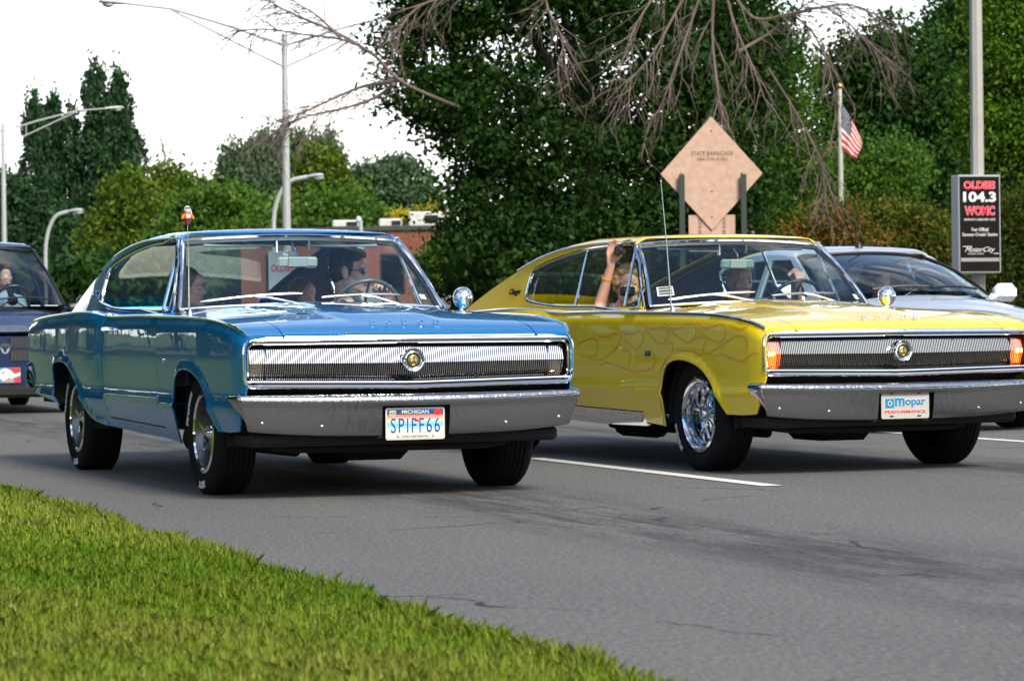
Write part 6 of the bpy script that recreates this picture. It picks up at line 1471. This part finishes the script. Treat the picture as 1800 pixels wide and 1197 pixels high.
def person(label, car, c, head, yaw, pitch=0, roll=0, skin=SKIN, shirt=None, hair=('short', None), arms=(), scale=1.0, voxel=.0100, glasses=False, hips=None, female=False, child=False, lean=(.05, 0)):
    """seated figure; positions (s, y, z) in the car's frame"""
    hp = c.P(*head); k = scale
    origin = c.P(head[0] + lean[0] + .04, head[1] - lean[1], .50)
    p = thing('person', label, 'person', car.matrix_basis @ origin, car.rotation_euler.z, 'people in the cars')
    O = lambda q: Vector(q) - origin
    H = Matrix.Translation(O(hp)) @ Matrix.Rotation(rad(yaw), 4, 'Z') @ Matrix.Rotation(rad(pitch), 4, 'Y') @ Matrix.Rotation(rad(roll), 4, 'X') @ Matrix.Scale(k, 4)
    b = MB(); R3 = H.to_3x3()
    def E(cn, r): b.ball(H @ Vector(cn), r, 16, 12, 0, R3)
    E((-.012, 0, .030), (.097, .075, .092)); E((.030, 0, -.028), (.062, .058, .085)); E((.032, 0, -.078), (.052, .050, .040)); E((.072, 0, -.098), (.020, .024, .019))
    for q in (-1, 1):
        E((.052, q * .036, -.022), (.032, .026, .030)); E((.018, q * .046, -.068), (.040, .018, .036)); E((-.008, q * .077, -.008), (.022, .009, .034)); E((-.002, q * .079, -.034), (.012, .009, .014)); E((.070, q * .030, .027), (.016, .028, .010))
    b.capsule(H @ Vector((.078, 0, .012)), H @ Vector((.106, 0, -.026)), .010 * k, .0135 * k, 10)
    for q in (-1, 1): E((.094, q * .013, -.032), (.014, .010, .009))
    E((.084, 0, -.058), (.014, .025, .008)); E((.081, 0, -.071), (.014, .021, .009)); E((.074, 0, .052), (.022, .048, .034))
    nb = O(hp) + Vector((-.035 - lean[0] * .3, -lean[1] * .3, -.205 * k)); 
    b.capsule(H @ Vector((-.022, 0, -.062)), nb, .056 * k * (.88 if female else 1), .062 * k, 14)
    hip = Vector((0, 0, .12)) if hips is None else O(c.P(*hips))
    ch = nb * .68 + hip * .32; wst = nb * .3 + hip * .7; sw_ = (.165 if female else .185) * k
    tor = MB()
    def T(mb, g):
        mb.ball(ch, ((.115 + g), (.155 + g) * (sw_ / .185), .17 + g), 16, 12); mb.ball(wst, (.105 + g, .145 + g, .16 + g), 16, 12); mb.ball(hip, (.13 + g, .17 + g, .12 + g), 16, 12)
        mb.capsule(nb + Vector((-.01, -sw_ + .02, -.07)), nb + Vector((-.01, sw_ - .02, -.07)), .062 + g, .062 + g, 12); mb.capsule(nb + Vector((-.01, 0, -.02)), nb + Vector((-.01, 0, -.10)), .062 + g, .10 + g, 12)
    T(b, 0); T(tor, .012)
    kn = [hip + Vector((.43, q * .12, .05)) for q in (-1, 1)]
    leg = MB()
    for mb, g in ((b, 0), (leg, .010)):
        for q, kk in zip((-1, 1), kn): mb.capsule(hip + Vector((.02, q * .09, -.01)), kk, .085 + g, .062 + g, 12); mb.capsule(kk, kk + Vector((.22, 0, -.32 if not child else -.2)), .058 + g, .042 + g, 12)
    dflt = {-1: None, 1: None}
    for a in arms: dflt[a['side']] = a
    for q in (-1, 1):
        a = dflt[q]; sh = nb + Vector((-.01, q * sw_, -.075))
        if a is None: a = dict(side=q, el=None)
        el = O(c.P(*a['el'])) if a.get('el') else sh + Vector((.10, q * .05, -.25)) * k
        wr = O(c.P(*a['wr'])) if a.get('wr') else el + Vector((.22, -q * .06, .02)) * k
        b.capsule(sh, el, .050 * k, .040 * k, 12); b.capsule(el, wr, .042 * k, .027 * k, 12)
        sl = a.get('sleeve', .75); tor.capsule(sh, sh + (el - sh) * sl, .062 * k, .055 * k, 12)
        d = Vector(a['d']) if 'd' in a else (wr - el); pn = Vector(a['pn']) if 'pn' in a else Vector((0, 0, -1))
        hand(b, wr, d, pn, a.get('hs', q), a.get('curl', (.5, .6, .5)), a.get('thumb', .6), k)
    remesh('body', b, voxel, skin, p, 5)
    remesh('shirt', tor, max(voxel, .009), shirt, p, 3)
    leg.ball(hip, (.145, .185, .125), 14, 10); remesh('trousers', leg, .012, mat('denim', (.02, .03, .06), .8), p, 2)
    # hair
    hb = MB(); style, hm = hair; hg = random.Random(len(label))
    def HE(cn, r): hb.ball(H @ Vector(cn), r, 12, 9, 0, R3)
    if style == 'short':
        HE((-.024, 0, .050), (.098, .081, .085)); HE((-.048, 0, .0), (.068, .078, .075)); HE((.044, 0, .094), (.052, .060, .034)); HE((.030, 0, .075), (.052, .074, .038)); HE((.062, .01, .078), (.030, .045, .020))
        for q in (-1, 1): HE((.012, q * .069, .024), (.026, .010, .040)); HE((.020, q * .070, -.008), (.010, .006, .022))
        for k_ in range(46):
            a1, a2 = hg.uniform(-2.9, 2.9), hg.uniform(.0, 1.2); HE((-.02 + .097 * math.cos(a1) * math.sin(a2), .080 * math.sin(a1) * math.sin(a2), .052 + .084 * math.cos(a2)), (.013, .012, .010))
    elif style == 'long':
        HE((-.022, 0, .042), (.102, .084, .090)); HE((-.055, 0, -.03), (.066, .082, .10)); HE((-.06, 0, -.13), (.050, .085, .10))
        for q in (-1, 1): HE((-.005, q * .078, -.02), (.035, .014, .085)); HE((-.01, q * .08, -.11), (.040, .020, .085))
        for k_ in range(30): a1 = hg.uniform(1.2, 5.1); HE((-.02 + .09 * math.cos(a1), .08 * math.sin(a1), hg.uniform(-.2, .08)), (.012, .012, .05))
    elif style == 'curly':
        HE((-.024, 0, .040), (.100, .084, .088)); HE((-.055, 0, -.03), (.07, .088, .09))
        for k_ in range(120):
            a1, a2 = hg.uniform(.75, 5.5), hg.uniform(.1, 2.25); HE((-.02 + .112 * math.cos(a1) * math.sin(a2), .10 * math.sin(a1) * math.sin(a2), .03 + .105 * math.cos(a2)), (.021, .021, .017))
        for k_ in range(24): HE((.052 + hg.uniform(-.02, .01), hg.uniform(-.06, .06), .092 + hg.uniform(-.01, .015)), (.018, .018, .014))
    elif style == 'thin':
        HE((-.036, 0, .022), (.088, .079, .082)); HE((-.05, 0, -.012), (.064, .077, .065))
    remesh('hair', hb, max(.0065, voxel), hm, p, 2)
    if glasses:
        g_ = MB()
        for q in (-1, 1): g_.ball(H @ Vector((.090, q * .032, .001)), (.010, .027, .019), 14, 8, 0, R3)
        g_.tube([H @ Vector((.095, -.012, .006)), H @ Vector((.099, 0, .009)), H @ Vector((.095, .012, .006))], .003, 6)
        for q in (-1, 1): g_.tube([H @ Vector((.086, q * .056, .007)), H @ Vector((.04, q * .074, .007)), H @ Vector((-.005, q * .080, .004))], .0024, 6)
        g_.build('sunglasses', mat('sunglass_black', (.012, .012, .015), .12, coat=1), p, kind=None)
    else:
        ew, ei = mat('eye_white', (.6, .58, .55), .3), mat('eye_iris', (.03, .025, .02), .2)
        for q in (-1, 1):
            e_ = MB().ball(H @ Vector((.078, q * .031, .002)), (.012, .014, .008), 10, 8, 0, R3).build('eye', ew, p); MB().ball(H @ Vector((.087, q * .031, .002)), (.004, .006, .006), 8, 6, 0, R3).build('iris', ei, e_)
    lp_ = MB().ball(H @ Vector((.093, 0, -.064)), (.006, .020, .007), 10, 6, 0, R3).build('lips', mat('lips', (.36, .12, .10), .45), p)
    return p

HAIR_B = mat('dark_hair', (.012, .010, .010), .5, bump=.4, nscale=90); HAIR_BR = mat('brown_hair', (.055, .028, .014), .5, bump=.4, nscale=90); HAIR_BL = mat('blond_hair', (.30, .20, .10), .5, noise=.4, nscale=50, bump=.4); HAIR_G = mat('grey_hair', (.22, .21, .20), .6, bump=.3, nscale=90)
SH_NAVY = mat('navy_shirt', (.018, .028, .055), .8, noise=.2, nscale=20); SH_GREY = mat('grey_shirt', (.16, .16, .17), .8); SH_BLK = mat('black_top', (.015, .015, .02), .8); SH_LB = mat('pale_blue_top', (.25, .33, .42), .8); SH_YEL = mat('yellow_trim_top', (.03, .03, .045), .8)
person('man driving the blue coupe, dark hair and sunglasses, looking to his left', blue_car, cA, (2.48, .445, 1.172), 62, 3, 0, SKIN2, SH_NAVY, ('short', HAIR_B), voxel=.0066, glasses=True, scale=1.06,
       arms=[dict(side=1, el=(2.36, .66, .84), wr=(2.13, .56, 1.0), d=(.3, -.2, .6), pn=(.6, -.5, -.3), curl=(.7, .9, .6)), dict(side=-1, el=(2.38, .20, .80), wr=(2.16, .27, .93), d=(.4, .1, .5), pn=(.6, .5, -.3), curl=(.7, .9, .6))])
person('woman passenger in the blue coupe turned towards the driver, dark hair', blue_car, cA, (2.60, -.485, 1.085), 68, 4, 0, SKIN, SH_LB, ('long', HAIR_BR), voxel=.0100, female=True, scale=.95)
person('child with light brown hair low in the back of the blue coupe', blue_car, cA, (3.08, .345, 1.035), 30, 8, 0, SKIN2, SH_GREY, ('long', mat('light_brown_hair', (.16, .085, .04), .5, bump=.3, nscale=90)), voxel=.0100, child=True, scale=.86)
person('man driving the yellow coupe, hand on top of the wheel', yellow_car, cB, (2.62, .315, 1.118), -4, 8, 0, SKIN, SH_GREY, ('thin', HAIR_G), voxel=.0100,
       arms=[dict(side=1, el=(2.34, .58, .93), wr=(2.10, .43, 1.165), d=(.75, -.12, -.10), pn=(.2, -.1, -.95), curl=(.5, .7, .5), sleeve=.95)])
bp = person('blond woman in the yellow coupe with her arm raised out of the window', yellow_car, cB, (2.36, -.60, 1.085), -28, 4, -4, SKIN2, SH_YEL, ('curly', HAIR_BL), voxel=.0068, female=True, scale=.97, lean=(.16, .13), hips=(2.62, -.36, .60),
       arms=[dict(side=-1, el=(2.49, -.735, .985), wr=(2.375, -.715, 1.215), d=(.08, .0, 1.0), pn=(.95, .25, .1), hs=-1, curl=(.25, .35, .35), thumb=.9, sleeve=.35)])
# wristband and the cameras she holds
M_ = Matrix.Translation(cB.P(2.420, -.7225, 1.138) - (yellow_car.matrix_basis.inverted() @ bp.matrix_basis.translation)) @ (cB.P(2.375, -.715, 1.215) - cB.P(2.49, -.735, .985)).to_track_quat('Z', 'Y').to_matrix().to_4x4()
MB().lathe([(.037, -.007), (.039, 0), (.037, .007), (.033, 0)], M_, 24, closed=True).build('wristband', mat('yellow_band', (.75, .38, .01), .5), bp)
def camera_body(label, q, rz):
    cb_ = thing('photo_camera', label, 'camera', yellow_car.matrix_basis @ q, yellow_car.rotation_euler.z + rz)
    MB().box((0, 0, 0), (.035, .095, .058), None, 0, .008).build('camera_body', TRIMBLACK, cb_); MB().lathe([(.022, 0), (.022, .016), (.016, .018), (.0001, .012)], Matrix.Translation((.017, .0, 0)) @ Matrix.Rotation(PI / 2, 4, 'Y'), 18).build('lens', mat('lens_dark', (.01, .01, .012), .08, coat=1), cb_)
camera_body('black camera held up in the raised hand at the window top', cB.P(2.315, -.695, 1.305), rad(60))
camera_body('black camera held before the face in the vent window', cB.P(2.265, -.655, 1.052), rad(-25))
person('driver of the silver sedan, dim behind the reflecting windshield', sedan, cS, (2.35, .36, 1.17), 0, 0, 0, SKIN, SH_GREY, ('short', HAIR_BR), voxel=.013)
person('driver of the dark blue minivan at the left photo edge', van, cV, (2.1, .38, 1.46), 0, 0, 0, SKIN2, SH_LB, ('short', HAIR_BR), voxel=.013, hips=(2.2, .38, .92))
